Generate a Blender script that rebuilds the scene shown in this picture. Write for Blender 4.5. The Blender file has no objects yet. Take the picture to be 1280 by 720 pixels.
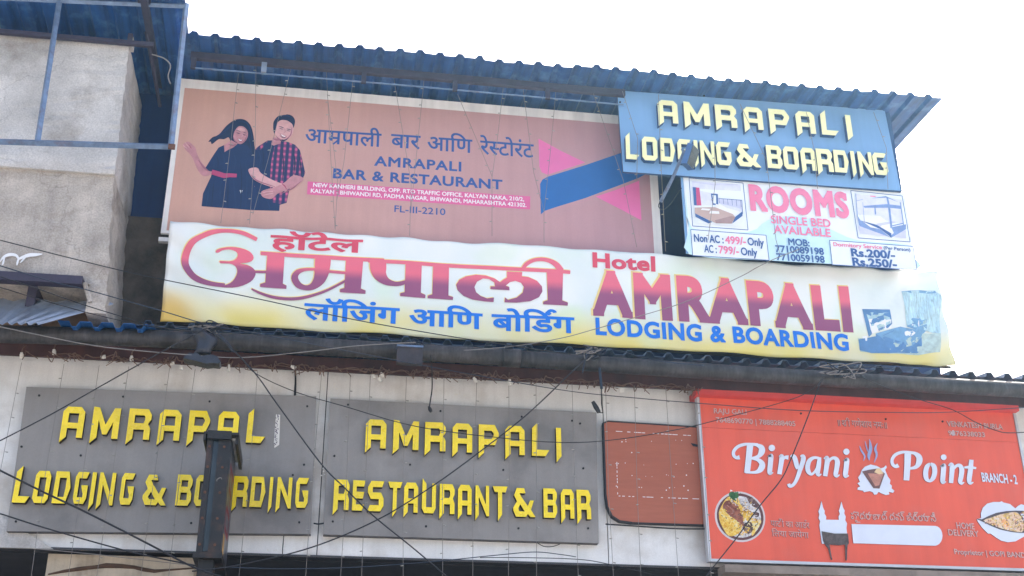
import bpy, bmesh, math, random
from mathutils import Vector, Matrix
from mathutils.geometry import tessellate_polygon
random.seed(7)
S = bpy.context.scene
COL = S.collection
R = math.radians

# ------------------------------------------------------------------ camera
F, YAW, PITCH, ROLL = 1533.86, 0.160746, 0.437030, -0.00571947   # focal length in pixels of a 1280 wide frame
CAMZ = 1.6
cy_, sy_, cp_, sp_ = math.cos(YAW), math.sin(YAW), math.cos(PITCH), math.sin(PITCH)
FW = Vector((sy_ * cp_, cy_ * cp_, sp_))
RT0 = Vector((cy_, -sy_, 0)); UP0 = RT0.cross(FW)
RT = RT0 * math.cos(ROLL) + UP0 * math.sin(ROLL)
UP = UP0 * math.cos(ROLL) - RT0 * math.sin(ROLL)
cd = bpy.data.cameras.new('camera'); cam = bpy.data.objects.new('camera', cd); COL.objects.link(cam)
cd.sensor_width = 36.0; cd.lens = 36.0 * F / 1280.0; cd.clip_end = 2000; cd.clip_start = 0.05
mw = Matrix.Identity(4)
for i in range(3):
    mw[i][0] = RT[i]; mw[i][1] = UP[i]; mw[i][2] = -FW[i]
mw[2][3] = CAMZ
cam.matrix_world = mw
S.camera = cam

# ------------------------------------------------------------------ sky, sun, exposure
SUN_EL, SUN_AZ = 50.0, 34.0          # the sun stands behind the building, to its right (azimuth from +Y towards +X)
w = bpy.data.worlds.new('World'); S.world = w; w.use_nodes = True
nt = w.node_tree; nt.nodes.clear()
wo = nt.nodes.new('ShaderNodeOutputWorld'); bg = nt.nodes.new('ShaderNodeBackground'); sk = nt.nodes.new('ShaderNodeTexSky')
sk.sky_type = 'NISHITA'; sk.sun_disc = False
sk.sun_elevation = R(SUN_EL); sk.sun_rotation = R(SUN_AZ)
sk.air_density = 1.0; sk.dust_density = 6.0; sk.ozone_density = 0.6
bg.inputs['Strength'].default_value = 0.15
nt.links.new(sk.outputs[0], bg.inputs[0]); nt.links.new(bg.outputs[0], wo.inputs[0])
sl = bpy.data.lights.new('sun', 'SUN'); sl.energy = 3.5; sl.angle = R(0.6); sl.color = (1.0, 0.96, 0.9)
so = bpy.data.objects.new('sun', sl); COL.objects.link(so)
sd = Vector((math.sin(R(SUN_AZ)) * math.cos(R(SUN_EL)), math.cos(R(SUN_AZ)) * math.cos(R(SUN_EL)), math.sin(R(SUN_EL))))
so.rotation_euler = sd.to_track_quat('Z', 'Y').to_euler(); so.location = (0, 0, 30)
S.view_settings.view_transform = 'Standard'; S.view_settings.look = 'None'
S.view_settings.gamma = 1.0; S.view_settings.exposure = 1.78

# ------------------------------------------------------------------ helpers
def at(px, py, Y):
    """world point on the wall-parallel plane at depth Y seen at photo pixel (px, py)"""
    d = FW * F + RT * (px - 640) + UP * (360 - py)
    t = Y / d.y
    return Vector((d.x * t, Y, CAMZ + d.z * t))

def lin(c):
    return tuple(((v / 255) / 12.92 if v / 255 <= .04045 else ((v / 255 + .055) / 1.055) ** 2.4) for v in c)

MATS = {}
def mat(name, rgb, rough=.6, metal=0., noise=.12, scale=6., bump=0., bscale=40., streak=0., dirt=None, dirt_amt=0., dirt_scale=2., spec=.5, coat=0., emit=0., stretch=None, grain=0., cracks=0.):
    """procedural surface: base colour broken by noise, vertical run-off streaks, dirt blotches and a fine bump"""
    if name in MATS: return MATS[name]
    m = bpy.data.materials.new(name); m.use_nodes = True; MATS[name] = m
    n = m.node_tree; N = n.nodes; L = n.links
    b = N['Principled BSDF']; b.inputs['Roughness'].default_value = rough; b.inputs['Metallic'].default_value = metal
    b.inputs['Specular IOR Level'].default_value = spec
    b.inputs['Coat Weight'].default_value = coat
    base = lin(rgb)
    tc = N.new('ShaderNodeTexCoord')
    geo = N.new('ShaderNodeNewGeometry')
    def noisetex(sc, det=5, vec=None):
        t = N.new('ShaderNodeTexNoise'); t.inputs['Scale'].default_value = sc; t.inputs['Detail'].default_value = det
        t.inputs['Roughness'].default_value = .6
        L.new(vec or geo.outputs['Position'], t.inputs['Vector']); return t
    def mapped(sx, sy, sz):
        mp = N.new('ShaderNodeMapping'); mp.inputs['Scale'].default_value = (sx, sy, sz)
        L.new(geo.outputs['Position'], mp.inputs['Vector']); return mp.outputs[0]
    cur = None
    def mixmul(prev, fac_socket, lo, hi, f0=.3, f1=.7):
        mr = N.new('ShaderNodeMapRange'); mr.inputs['From Min'].default_value = f0; mr.inputs['From Max'].default_value = f1
        mr.inputs['To Min'].default_value = lo; mr.inputs['To Max'].default_value = hi
        L.new(fac_socket, mr.inputs['Value'])
        mx = N.new('ShaderNodeMix'); mx.data_type = 'RGBA'; mx.blend_type = 'MULTIPLY'; mx.inputs['Factor'].default_value = 1
        if prev is None: mx.inputs['A'].default_value = (*base, 1)
        else: L.new(prev, mx.inputs['A'])
        L.new(mr.outputs[0], mx.inputs['B']); return mx.outputs['Result']
    if noise: cur = mixmul(cur, noisetex(scale, 6, mapped(*stretch) if stretch else None).outputs['Fac'], 1 - noise, 1 + noise)
    if streak: cur = mixmul(cur, noisetex(1.0, 4, mapped(9, 9, .55)).outputs['Fac'], 1 - streak, 1 + streak * .35, .32, .62)
    if dirt:
        t = noisetex(dirt_scale, 8)
        mr = N.new('ShaderNodeMapRange'); mr.inputs['From Min'].default_value = .52; mr.inputs['From Max'].default_value = .72
        mr.inputs['To Min'].default_value = 0; mr.inputs['To Max'].default_value = dirt_amt
        L.new(t.outputs['Fac'], mr.inputs['Value'])
        mx = N.new('ShaderNodeMix'); mx.data_type = 'RGBA'
        L.new(mr.outputs[0], mx.inputs['Factor'])
        if cur is None: mx.inputs['A'].default_value = (*base, 1)
        else: L.new(cur, mx.inputs['A'])
        mx.inputs['B'].default_value = (*lin(dirt), 1); cur = mx.outputs['Result']
    if grain: cur = mixmul(cur, noisetex(70, 3).outputs['Fac'], 1 - grain, 1 + grain * .6, .35, .65)
    if cracks:      # hairline cracks and pits
        wv = N.new('ShaderNodeTexNoise'); wv.inputs['Scale'].default_value = 3; wv.inputs['Detail'].default_value = 5; L.new(geo.outputs['Position'], wv.inputs['Vector'])
        ad = N.new('ShaderNodeVectorMath'); ad.operation = 'MULTIPLY_ADD'; ad.inputs[1].default_value = (.45, .45, .45); L.new(wv.outputs['Color'], ad.inputs[0]); L.new(geo.outputs['Position'], ad.inputs[2])
        vo = N.new('ShaderNodeTexVoronoi'); vo.feature = 'DISTANCE_TO_EDGE'; vo.inputs['Scale'].default_value = .8; L.new(ad.outputs[0], vo.inputs['Vector'])
        cur = mixmul(cur, vo.outputs['Distance'], 1 - cracks, 1, .0, .006)
        v2 = N.new('ShaderNodeTexVoronoi'); v2.inputs['Scale'].default_value = 11; L.new(geo.outputs['Position'], v2.inputs['Vector'])
        cur = mixmul(cur, v2.outputs['Distance'], 1 - cracks * .8, 1, .05, .12)
    if cur is None: b.inputs['Base Color'].default_value = (*base, 1)
    else: L.new(cur, b.inputs['Base Color'])
    if bump:
        t = noisetex(bscale, 6); bp = N.new('ShaderNodeBump'); bp.inputs['Strength'].default_value = bump; bp.inputs['Distance'].default_value = .02
        L.new(t.outputs['Fac'], bp.inputs['Height']); L.new(bp.outputs[0], b.inputs['Normal'])
    if noise:
        t = noisetex(scale * 2.3, 4); mr = N.new('ShaderNodeMapRange'); mr.inputs['To Min'].default_value = max(.05, rough - .15); mr.inputs['To Max'].default_value = min(1, rough + .15)
        L.new(t.outputs['Fac'], mr.inputs['Value']); L.new(mr.outputs[0], b.inputs['Roughness'])
    return m

class MB:
    """collects geometry in world coordinates; build() links it as ONE mesh object"""
    def __init__(s): s.v = []; s.f = []; s.m = []; s.mats = []
    def mi(s, m):
        if m not in s.mats: s.mats.append(m)
        return s.mats.index(m)
    def add(s, vs, fs, m):
        o = len(s.v); k = s.mi(m)
        s.v += [Vector(v) for v in vs]; s.f += [[o + i for i in f] for f in fs]; s.m += [k] * len(fs)
    def box(s, lo, hi, m):
        x0, y0, z0 = lo; x1, y1, z1 = hi
        s.add([(x0,y0,z0),(x1,y0,z0),(x1,y1,z0),(x0,y1,z0),(x0,y0,z1),(x1,y0,z1),(x1,y1,z1),(x0,y1,z1)],
              [(0,3,2,1),(4,5,6,7),(0,1,5,4),(1,2,6,5),(2,3,7,6),(3,0,4,7)], m)
    def tube(s, pts, r, m, n=6, cap=True):
        pts = [Vector(p) for p in pts]; rings = []
        for i, p in enumerate(pts):
            d = (pts[min(i + 1, len(pts) - 1)] - pts[max(i - 1, 0)])
            d = d.normalized() if d.length > 1e-9 else Vector((0, 0, 1))
            a = d.cross(Vector((0.13, 1, .07)))
            if a.length < .05: a = d.cross(Vector((1, 0, 0)))
            a.normalize(); b = d.cross(a)
            rr = r[i] if isinstance(r, (list, tuple)) else r
            rings.append([p + (a * math.cos(2 * math.pi * k / n) + b * math.sin(2 * math.pi * k / n)) * rr for k in range(n)])
        vs = [v for g in rings for v in g]; fs = []
        for i in range(len(pts) - 1):
            for k in range(n):
                fs.append((i * n + k, i * n + (k + 1) % n, (i + 1) * n + (k + 1) % n, (i + 1) * n + k))
        if cap: fs += [tuple(range(n))[::-1], tuple((len(pts) - 1) * n + k for k in range(n))]
        s.add(vs, fs, m)
    def quadprism(s, q, Y0, Y1, m, mside=None):
        """q: loop of (X, Z); front at Y0 (nearer the camera), back at Y1"""
        n = len(q); mside = mside or m
        fr = [(x, Y0, z) for x, z in q]; bk = [(x, Y1, z) for x, z in q]
        tris = tessellate_polygon([[Vector((x, z, 0)) for x, z in q]])
        s.add(fr, [t for t in tris], m); s.add(bk, [t[::-1] for t in tris], mside)
        s.add(fr + bk, [(i, (i + 1) % n, n + (i + 1) % n, n + i) for i in range(n)], mside)
    def build(s, name, parent=None, smooth=False, base=None):
        me = bpy.data.meshes.new(name)
        org = Vector(base) if base is not None else (Vector(parent['_w']) if parent is not None else Vector((0, 0, 0)))
        me.from_pydata([v - org for v in s.v], [], s.f)
        for m in s.mats: me.materials.append(m)
        me.polygons.foreach_set('material_index', s.m)
        bm = bmesh.new(); bm.from_mesh(me); bmesh.ops.recalc_face_normals(bm, faces=bm.faces); bm.to_mesh(me); bm.free()
        if smooth: me.polygons.foreach_set('use_smooth', [True] * len(me.polygons))
        me.update()
        o = bpy.data.objects.new(name, me); COL.objects.link(o)
        if parent is not None: o.parent = parent
        else: o.location = org
        o['_w'] = tuple(org)
        return o

def tag(o, label=None, cat=None, group=None, kind=None):
    if label: o['label'] = label
    if cat: o['category'] = cat
    if group: o['group'] = group
    if kind: o['kind'] = kind
    return o
def thing(name, loc, label, cat, group=None):
    o = bpy.data.objects.new(name, None); COL.objects.link(o); o.location = loc; o['_w'] = tuple(loc); o.empty_display_size = .1
    return tag(o, label, cat, group)

def catmull(pts, n=6, closed=False):
    """smooth a list of tuples (any dimension)"""
    P = [tuple(map(float, p)) for p in pts]; N = len(P); out = []
    rng = range(N) if closed else range(N - 1)
    for i in rng:
        if closed: p0, p1, p2, p3 = P[i - 1], P[i], P[(i + 1) % N], P[(i + 2) % N]
        else: p0, p1, p2, p3 = P[max(i - 1, 0)], P[i], P[i + 1], P[min(i + 2, N - 1)]
        for k in range(n):
            t = k / n
            out.append(tuple(.5 * (2 * b + (c - a) * t + (2 * a - 5 * b + 4 * c - d) * t * t + (3 * b - a - 3 * c + d) * t ** 3) for a, b, c, d in zip(p0, p1, p2, p3)))
    if not closed: out.append(P[-1])
    return out

class Art:
    """flat printed or cut-out shapes on a wall-parallel plane Y; coordinates are measured on the photo and land on that real plane.
    zoom=(ox, oy, s): points are given in an enlargement of the photo"""
    def __init__(s, Y, step=.00025, thick=0., side=None, disp=None):
        s.Y = Y; s.k = 0; s.step = step; s.thick = thick; s.side = side; s.mb = MB(); s.z = (0, 0, 1); s.disp = disp
    def zoom(s, ox, oy, sc): s.z = (ox, oy, sc); return s
    def w2(s, p):
        q = at(s.z[0] + p[0] / s.z[2], s.z[1] + p[1] / s.z[2], s.Y); return (q.x, q.z)
    def loop(s, xz, m):
        n = len(xz)
        Y = s.Y - s.k * s.step; s.k += 1
        tris = tessellate_polygon([[Vector((x, z, 0)) for x, z in xz]])
        yf = Y - s.thick
        s.mb.add([(x, yf, z) for x, z in xz], tris, m)
        if s.thick:
            s.mb.add([(x, yf, z) for x, z in xz] + [(x, s.Y + .0005, z) for x, z in xz], [(i, (i + 1) % n, n + (i + 1) % n, n + i) for i in range(n)], s.side or m)
    def poly(s, pts, m, smooth=0):
        if smooth: pts = catmull(pts, smooth, True)
        s.loop([s.w2(p) for p in pts], m)
    def stroke(s, pts, m, n=6, wscale=1.0):
        """pts: (x, y, width) in zoom units"""
        P = catmull(pts, n) if n > 1 else [tuple(map(float, p)) for p in pts]
        lft, rgt = [], []
        for i, p in enumerate(P):
            a = P[max(i - 1, 0)]; b = P[min(i + 1, len(P) - 1)]
            dx, dy = b[0] - a[0], b[1] - a[1]; l = math.hypot(dx, dy) or 1
            nx, ny = -dy / l, dx / l; h = max(p[2], .2) * .5 * wscale
            lft.append((p[0] + nx * h, p[1] + ny * h)); rgt.append((p[0] - nx * h, p[1] - ny * h))
        L = [s.w2(p) for p in lft]; Rr = [s.w2(p) for p in rgt]; n_ = len(P)
        Y = s.Y - s.k * s.step; s.k += 1; yf = Y - s.thick
        vs = [(x, yf, z) for x, z in L] + [(x, yf, z) for x, z in Rr]
        s.mb.add(vs, [(i, i + 1, n_ + i + 1, n_ + i) for i in range(n_ - 1)], m)
        if s.thick:
            lp = L + Rr[::-1]; c = len(lp)
            s.mb.add([(x, yf, z) for x, z in lp] + [(x, s.Y + .0005, z) for x, z in lp], [(i, (i + 1) % c, c + (i + 1) % c, c + i) for i in range(c)], s.side or m)
    def disc(s, c, rx, m, ry=None, n=28):
        ry = ry or rx
        s.poly([(c[0] + rx * math.cos(2 * math.pi * k / n), c[1] + ry * math.sin(2 * math.pi * k / n)) for k in range(n)], m)
    def outline(s, pts, wd, m):
        n = len(pts)
        for i in range(n):
            a, b = pts[i], pts[(i + 1) % n]; s.stroke([(a[0], a[1], wd), (b[0], b[1], wd)], m, 1)
    def text(s, glyphs, L, Rg, cap, m, bold=.0, capref='H', track=1.0):
        """glyphs: str or prepared (verts, faces); L, Rg: photo pixels of the two ends of the base line; cap: height in photo pixels"""
        V, T = glyphs if isinstance(glyphs, tuple) else text_mesh(glyphs, track)
        c0 = cap_height(capref)
        a = at(L[0], L[1], s.Y); b = at(Rg[0], Rg[1], s.Y)
        mid = at((L[0] + Rg[0]) / 2, (L[1] + Rg[1]) / 2, s.Y); up = at((L[0] + Rg[0]) / 2, (L[1] + Rg[1]) / 2 - cap, s.Y)
        h = (up - mid).length / c0
        x0 = min(v[0] for v in V); x1 = max(v[0] for v in V); sc = (b.x - a.x) / (x1 - x0)
        Y = s.Y - s.k * s.step; s.k += 1; yf = Y - s.thick
        vs = []
        for x, y in V:
            t = (x - x0) / (x1 - x0)
            vs.append((a.x + (x - x0) * sc, yf, a.z + (b.z - a.z) * t + y * h))
        s.mb.add(vs, T, m)
        cnt = {}
        for t in T:
            for i in range(len(t)):
                e = (t[i], t[(i + 1) % len(t)]); kx = tuple(sorted(e)); cnt[kx] = None if kx in cnt else e
        if bold:      # heavier weight: a band along every outline edge, each at its own tiny depth
            r = random.Random(len(V)); bx, bz = bold * sc, bold * h; vv = []; ff = []; nb = {}
            for e in cnt.values():
                if e is None: continue
                p, q = V[e[0]], V[e[1]]; dx, dy = q[0] - p[0], q[1] - p[1]; l = math.hypot(dx, dy)
                if l > 1e-6:
                    nx, nz = -dy / l * bx, dx / l * bz; yy = yf - r.uniform(.00004, .0006); P0, Q0 = vs[e[0]], vs[e[1]]; i = len(vv)
                    vv += [(P0[0] + nx, yy, P0[2] + nz), (P0[0] - nx, yy, P0[2] - nz), (Q0[0] - nx, yy, Q0[2] - nz), (Q0[0] + nx, yy, Q0[2] + nz)]; ff.append((i, i + 1, i + 2, i + 3))
                for v in e: nb.setdefault((round(V[v][0], 4), round(V[v][1], 4)), [v]).append((dx / l, dy / l) if l > 1e-6 else (1, 0))
            for kv, (v, *ds) in nb.items():
                i = len(vv); yy = yf - r.uniform(.00004, .0006); P0 = vs[v]
                sharp = len(ds) >= 2 and abs(ds[0][0] * ds[1][0] + ds[0][1] * ds[1][1]) < .78
                if sharp: vv += [(P0[0] + bx * u_, yy, P0[2] + bz * w_) for u_, w_ in ((-1, -1), (1, -1), (1, 1), (-1, 1))]; ff.append((i, i + 1, i + 2, i + 3))
                else: vv += [(P0[0] + bx * math.cos(a_ * math.pi / 4), yy, P0[2] + bz * math.sin(a_ * math.pi / 4)) for a_ in range(8)]; ff.append(tuple(range(i, i + 8)))
            s.mb.add(vv, ff, m)
        if s.thick:
            o = {}; vv = []; ff = []
            for e in cnt.values():
                if e is None: continue
                i = len(vv); vv += [vs[e[0]], vs[e[1]], (vs[e[1]][0], s.Y + .0005, vs[e[1]][2]), (vs[e[0]][0], s.Y + .0005, vs[e[0]][2])]
                ff.append((i, i + 1, i + 2, i + 3))
            s.mb.add(vv, ff, s.side or m)
    def build(s, name, parent, maxedge=.09):
        o = s.mb.build(name, parent)
        if s.disp:
            bm = bmesh.new(); bm.from_mesh(o.data)
            bmesh.ops.triangulate(bm, faces=bm.faces)
            for _ in range(7):
                es = [e for e in bm.edges if e.calc_length() > maxedge]
                if not es: break
                bmesh.ops.subdivide_edges(bm, edges=es, cuts=1); bmesh.ops.triangulate(bm, faces=[f for f in bm.faces if len(f.verts) > 3])
            org = Vector(parent['_w'])
            for v in bm.verts: v.co.y += s.disp(v.co.x + org.x, v.co.z + org.z)
            bm.to_mesh(o.data); bm.free()
        return o

# ---- lettering from Blender's built-in font, laid out cluster by cluster
_TC = {}
def text_mesh(body, track=1.0):
    k = (body, track)
    if k in _TC: return _TC[k]
    c = bpy.data.curves.new('lettering', 'FONT'); c.body = body; c.space_character = track; c.resolution_u = 4
    o = bpy.data.objects.new('lettering', c); COL.objects.link(o)
    dg = bpy.context.evaluated_depsgraph_get(); dg.update()
    me = bpy.data.meshes.new_from_object(o.evaluated_get(dg))
    V = [(v.co.x, v.co.y) for v in me.vertices]; T = [tuple(p.vertices) for p in me.polygons]
    bpy.data.objects.remove(o); bpy.data.curves.remove(c); bpy.data.meshes.remove(me)
    _TC[k] = (V, T); return _TC[k]
def cap_height(ref):
    V, T = text_mesh(ref); return max(v[1] for v in V)
def clip_right(g, frac):
    """drop the right stem of a letter: the half form used in conjuncts"""
    V, T = g; x0 = min(v[0] for v in V); x1 = max(v[0] for v in V); xc = x0 + (x1 - x0) * frac
    bm = bmesh.new(); vs = [bm.verts.new((x, y, 0)) for x, y in V]
    for t in T:
        try: bm.faces.new([vs[i] for i in t])
        except ValueError: pass
    bmesh.ops.bisect_plane(bm, geom=bm.verts[:] + bm.edges[:] + bm.faces[:], plane_co=(xc, 0, 0), plane_no=(1, 0, 0), clear_outer=True)
    bm.verts.index_update(); r = ([(v.co.x, v.co.y) for v in bm.verts], [tuple(v.index for v in f.verts) for f in bm.faces]); bm.free()
    return r
def bar(x0, y0, x1, y1, w0, w1):
    dx, dy = x1 - x0, y1 - y0; l = math.hypot(dx, dy); nx, ny = -dy / l / 2, dx / l / 2
    return ([(x0 + nx * w0, y0 + ny * w0), (x0 - nx * w0, y0 - ny * w0), (x1 - nx * w1, y1 - ny * w1), (x1 + nx * w1, y1 + ny * w1)], [(0, 1, 2, 3)])
def arc(cx, cy, r, a0, a1, wd, n=8):
    V = []; T = []
    for i in range(n + 1):
        a = R(a0 + (a1 - a0) * i / n); V += [(cx + (r - wd / 2) * math.cos(a), cy + (r - wd / 2) * math.sin(a)), (cx + (r + wd / 2) * math.cos(a), cy + (r + wd / 2) * math.sin(a))]
        if i: T.append((2 * i - 2, 2 * i - 1, 2 * i + 1, 2 * i))
    return (V, T)
def shift(g, dx, dy=0): return ([(x + dx, y + dy) for x, y in g[0]], g[1])
def join(*gs):
    V = []; T = []
    for g in gs:
        o = len(V); V += g[0]; T += [tuple(o + i for i in t) for t in g[1]]
    return (V, T)
def bounds(g): return min(v[0] for v in g[0]), max(v[0] for v in g[0])
def deva(tokens):
    """tokens: plain strings, ('half', c) = c without its stem, 'RA' = subscript ra under the last stem, 'REPH' = hook above, ' ' = gap"""
    th = .062; out = []; x = 0; last = None
    for t in tokens:
        if t == ' ': x += .26; continue
        if t == 'RA':
            out.append(bar(x - .13, .2, x - .36, -.02, th * .9, th * .7)); continue
        if t == 'REPH':
            out.append(arc(x - .03, .8, .09, 20, 230, th)); continue
        g = clip_right(text_mesh(t[1]), .68) if isinstance(t, tuple) else text_mesh(t)
        b0, b1 = bounds(g); out.append(shift(g, x - b0)); x += b1 - b0 - .012
    return join(*out)

# ------------------------------------------------------------------ materials of the place
m_fascia = mat('cream_painted_sheet', (226, 224, 221), .5, noise=.09, scale=1.8, streak=.07, dirt=(158, 142, 122), dirt_amt=.6, dirt_scale=1.4, bump=.08, bscale=25, grain=.04)
m_plaster = mat('rough_cement_plaster', (194, 190, 186), .9, noise=.22, scale=2.4, dirt=(138, 128, 118), dirt_amt=.9, dirt_scale=1.9, bump=.7, bscale=7, grain=.16, cracks=.22)
m_plaster2 = mat('rough_brown_plaster', (180, 171, 162), .9, noise=.28, scale=2.6, dirt=(116, 102, 90), dirt_amt=.9, dirt_scale=2.1, bump=.7, bscale=7, grain=.18, cracks=.25, streak=.16)
m_mould = mat('mouldy_dark_plaster', (82, 74, 66), .95, noise=.45, scale=5, dirt=(24, 24, 24), dirt_amt=.8, dirt_scale=3.5, bump=.5, bscale=20)
m_bluedark = mat('dark_blue_sheet_wall', (6, 42, 92), .6, noise=.2, scale=2, streak=.2)
m_tin = mat('blue_coated_corrugated_sheet', (18, 70, 130), .5, noise=.4, scale=3, streak=.1, dirt=(96, 142, 190), dirt_amt=.5, dirt_scale=5, bump=.05, stretch=(6, .6, 1))
m_tin2 = mat('dark_weathered_corrugated_sheet', (84, 104, 130), .5, metal=.2, noise=.25, scale=7, dirt=(20, 20, 22), dirt_amt=.6, dirt_scale=4)
m_tingrey = mat('grey_galvanised_sheet', (150, 158, 170), .38, metal=.55, noise=.2, scale=5, dirt=(96, 84, 76), dirt_amt=.5, dirt_scale=4, bump=.06)
m_purple = mat('purple_primer_steel', (54, 48, 66), .6, noise=.2, scale=12)
m_brownbrd = mat('red_brown_oxide_sheet', (72, 42, 38), .65, noise=.25, scale=4, streak=.25, dirt=(30, 24, 26), dirt_amt=.85, dirt_scale=1.3)
m_gutter = mat('sooty_grey_pipe', (58, 55, 56), .6, noise=.4, scale=16, streak=.55, dirt=(24, 20, 20), dirt_amt=.85, dirt_scale=4, bump=.2, bscale=30, stretch=(3, 1, .6))
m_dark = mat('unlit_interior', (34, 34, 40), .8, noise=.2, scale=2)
m_grey = mat('grey_composite_panel', (143, 137, 132), .36, noise=.14, scale=.9, streak=.07, dirt=(96, 90, 86), dirt_amt=.6, dirt_scale=1.3, bump=.03, bscale=60, grain=.03)
m_greyedge = mat('panel_edge', (62, 60, 62), .5)
m_yellow = mat('yellow_acrylic', (253, 221, 3), .3, noise=.1, scale=5, coat=.3, dirt=(222, 184, 10), dirt_amt=.5, dirt_scale=3, grain=.05)
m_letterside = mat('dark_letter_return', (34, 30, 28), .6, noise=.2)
m_ypale = mat('pale_yellow_acrylic', (252, 248, 184), .35, noise=.04, scale=9)
m_bluepanel = mat('blue_composite_panel', (122, 164, 206), .45, noise=.06, scale=1.5, streak=.05)
m_blueside = mat('deep_blue_return', (22, 66, 112), .5)
m_white = mat('white_painted_frame', (238, 234, 230), .6, noise=.07, scale=4, streak=.12)
m_black = mat('black_cable_sheath', (30, 30, 36), .5, noise=.1)
m_bluecable = mat('blue_black_cable_sheath', (32, 44, 62), .5, noise=.1)
m_wire = mat('thin_grey_wire', (128, 122, 118), .5, noise=.2)
m_bulb = mat('clear_bulb_plastic', (150, 148, 140), .3)
m_brownwire = mat('brown_dusty_wire', (112, 88, 74), .7, noise=.3, scale=20)
m_socket = mat('white_plastic_holder', (222, 218, 210), .45, noise=.06)
m_blackmet = mat('blackened_steel', (28, 25, 25), .5, noise=.35, scale=8, dirt=(92, 60, 44), dirt_amt=.6, dirt_scale=6, bump=.15)
m_steelblue = mat('bluish_painted_steel_tube', (108, 128, 156), .45, metal=.3, noise=.3, scale=14, dirt=(110, 70, 52), dirt_amt=.5, dirt_scale=9)
m_screw = mat('dark_screw', (40, 38, 40), .5, metal=.5)

def corrugated(mb, x0, x1, Ya, za, Yb, zb, m, pitch=.2, h=.03, z1a=None, z1b=None, t=.004, jitter=.0, flat=.52, ragged=0.):
    """trapezoid sheet; ribs run along Y; z may differ at the x1 end"""
    z1a = za if z1a is None else z1a; z1b = zb if z1b is None else z1b
    prof = []; x = x0
    while x < x1:
        for fx, fz in ((0, 0), (flat, 0), (flat + .13, 1), (.87, 1)):
            prof.append((x + fx * pitch, fz * h))
        x += pitch
    prof = [p for p in prof if p[0] <= x1] + [(x1, 0)]
    n = len(prof); vs = []
    for k in range(2):
        for j in range(5):
            f = j / 4
            for i, (px, dz) in enumerate(prof):
                u = (px - x0) / (x1 - x0)
                z = (za * (1 - f) + zb * f) * (1 - u) + (z1a * (1 - f) + z1b * f) * u
                wob = jitter * math.sin(px * 3.1 + j * 1.3) + jitter * .6 * math.sin(px * 11.7 + j) + (ragged * .35 * math.sin(math.floor((px - x0) / (pitch * 5)) * 1.9) if j == 0 else 0)
                vs.append((px, Ya * (1 - f) + Yb * f + (ragged * math.sin(math.floor((px - x0) / (pitch * 5)) * 2.4 + .7) + ragged * .3 * math.sin(px * 23) if j == 0 else 0), z + dz + wob + (t if k else 0)))
    fs = []
    for j in range(4):
        for i in range(n - 1):
            a = j * n + i; fs.append((a, a + 1, a + n + 1, a + n)); b = a + 5 * n; fs.append((b, b + n, b + n + 1, b + 1))
    for i in range(n - 1):
        fs.append((i, 5 * n + i, 5 * n + i + 1, i + 1)); a = 4 * n + i; fs.append((a, a + 1, 5 * n + a + 1, 5 * n + a))
    for j in range(4):
        a = j * n; fs.append((a, a + n, 5 * n + a + n, 5 * n + a)); a = j * n + n - 1; fs.append((a, 5 * n + a, 5 * n + a + n, a + n))
    mb.add(vs, fs, m)

# ------------------------------------------------------------------ ground
g = MB(); g.add([(-60, -60, 0), (60, -60, 0), (60, 60, 0), (-60, 60, 0)], [(0, 1, 2, 3)],
                mat('dusty_concrete_street', (154, 151, 147), .9, noise=.15, scale=.6, dirt=(110, 104, 98), dirt_amt=.5, dirt_scale=.4, bump=.2, bscale=8))
tag(g.build('street'), kind='structure')

# ------------------------------------------------------------------ the hotel building
bld = thing('hotel_building', (2, 10.5, 0), 'two-storey hotel building with cream fascia, lean-to tin awning and blue corrugated roof', 'building')
WY = 10.5
b = MB(); b.box((-2.7, WY, 6.75), (5.62, WY + .2, 8.42), m_bluedark); b.build('upper_wall', bld)
b = MB(); b.box((-2.7, WY, 5.45), (5.98, WY + .22, 6.747), m_bluedark)
b.build('parapet_wall', bld)
b = MB(); b.box((-2.3, 10.38, 5.45), (-1.2, 10.497, 7.0), m_mould); b.build('mouldy_wall', bld)
# top roof, its purlins and trestle
b = MB(); corrugated(b, -1.52, 5.88, 9.45, 8.41, 12.2, 8.52, m_tin, pitch=.187, h=.034, z1a=8.45, z1b=8.56, jitter=.0055, ragged=.009); b.build('corrugated_roof', bld)
b = MB(); b.box((-1.42, 9.70, 8.335), (2.70, 9.75, 8.402), m_purple); b.build('roof_beam', bld)
b = MB(); b.box((2.70, 10.9, 8.38), (5.85, 10.96, 8.44), m_purple); b.build('roof_beam', bld)
b = MB(); b.tube([(-1.40, 9.72, 8.235), (0.6, 9.72, 8.242), (2.68, 9.72, 8.235)], .009, m_steelblue); b.build('tie_rod', bld)
for px in (240, 455, 569, 684):
    q = at(px, 95, 9.72); b = MB(); b.box((q.x - .022, 9.7, 8.226), (q.x + .022, 9.735, 8.333), m_purple); b.build('strut', bld)
q = at(331, 82, 9.71); b = MB(); b.box((q.x - .028, 9.68, 8.23), (q.x + .02, 9.695, 8.34), m_tingrey); b.build('roof_cleat', bld)
# fascia of painted sheets with open joints
seams = [-2.75, at(369, 475, 10.2).x, at(403, 580, 10.2).x, at(757, 600, 10.2).x, at(905, 600, 10.2).x, 9.5]
zt = at(300, 452, 10.2).z
for a_, c_ in zip(seams[:-1], seams[1:]):
    b = MB(); b.box((a_ + .004, 10.2, 3.885), (c_ - .004, 10.26, 5.50), m_fascia); b.build('fascia_panel', bld)
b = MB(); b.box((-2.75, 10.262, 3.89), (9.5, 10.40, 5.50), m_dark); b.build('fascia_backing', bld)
b = MB(); b.box((-2.2, 10.19, 3.872), (9.5, 10.199, 3.888), m_greyedge); b.build('fascia_bottom_trim', bld)
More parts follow.
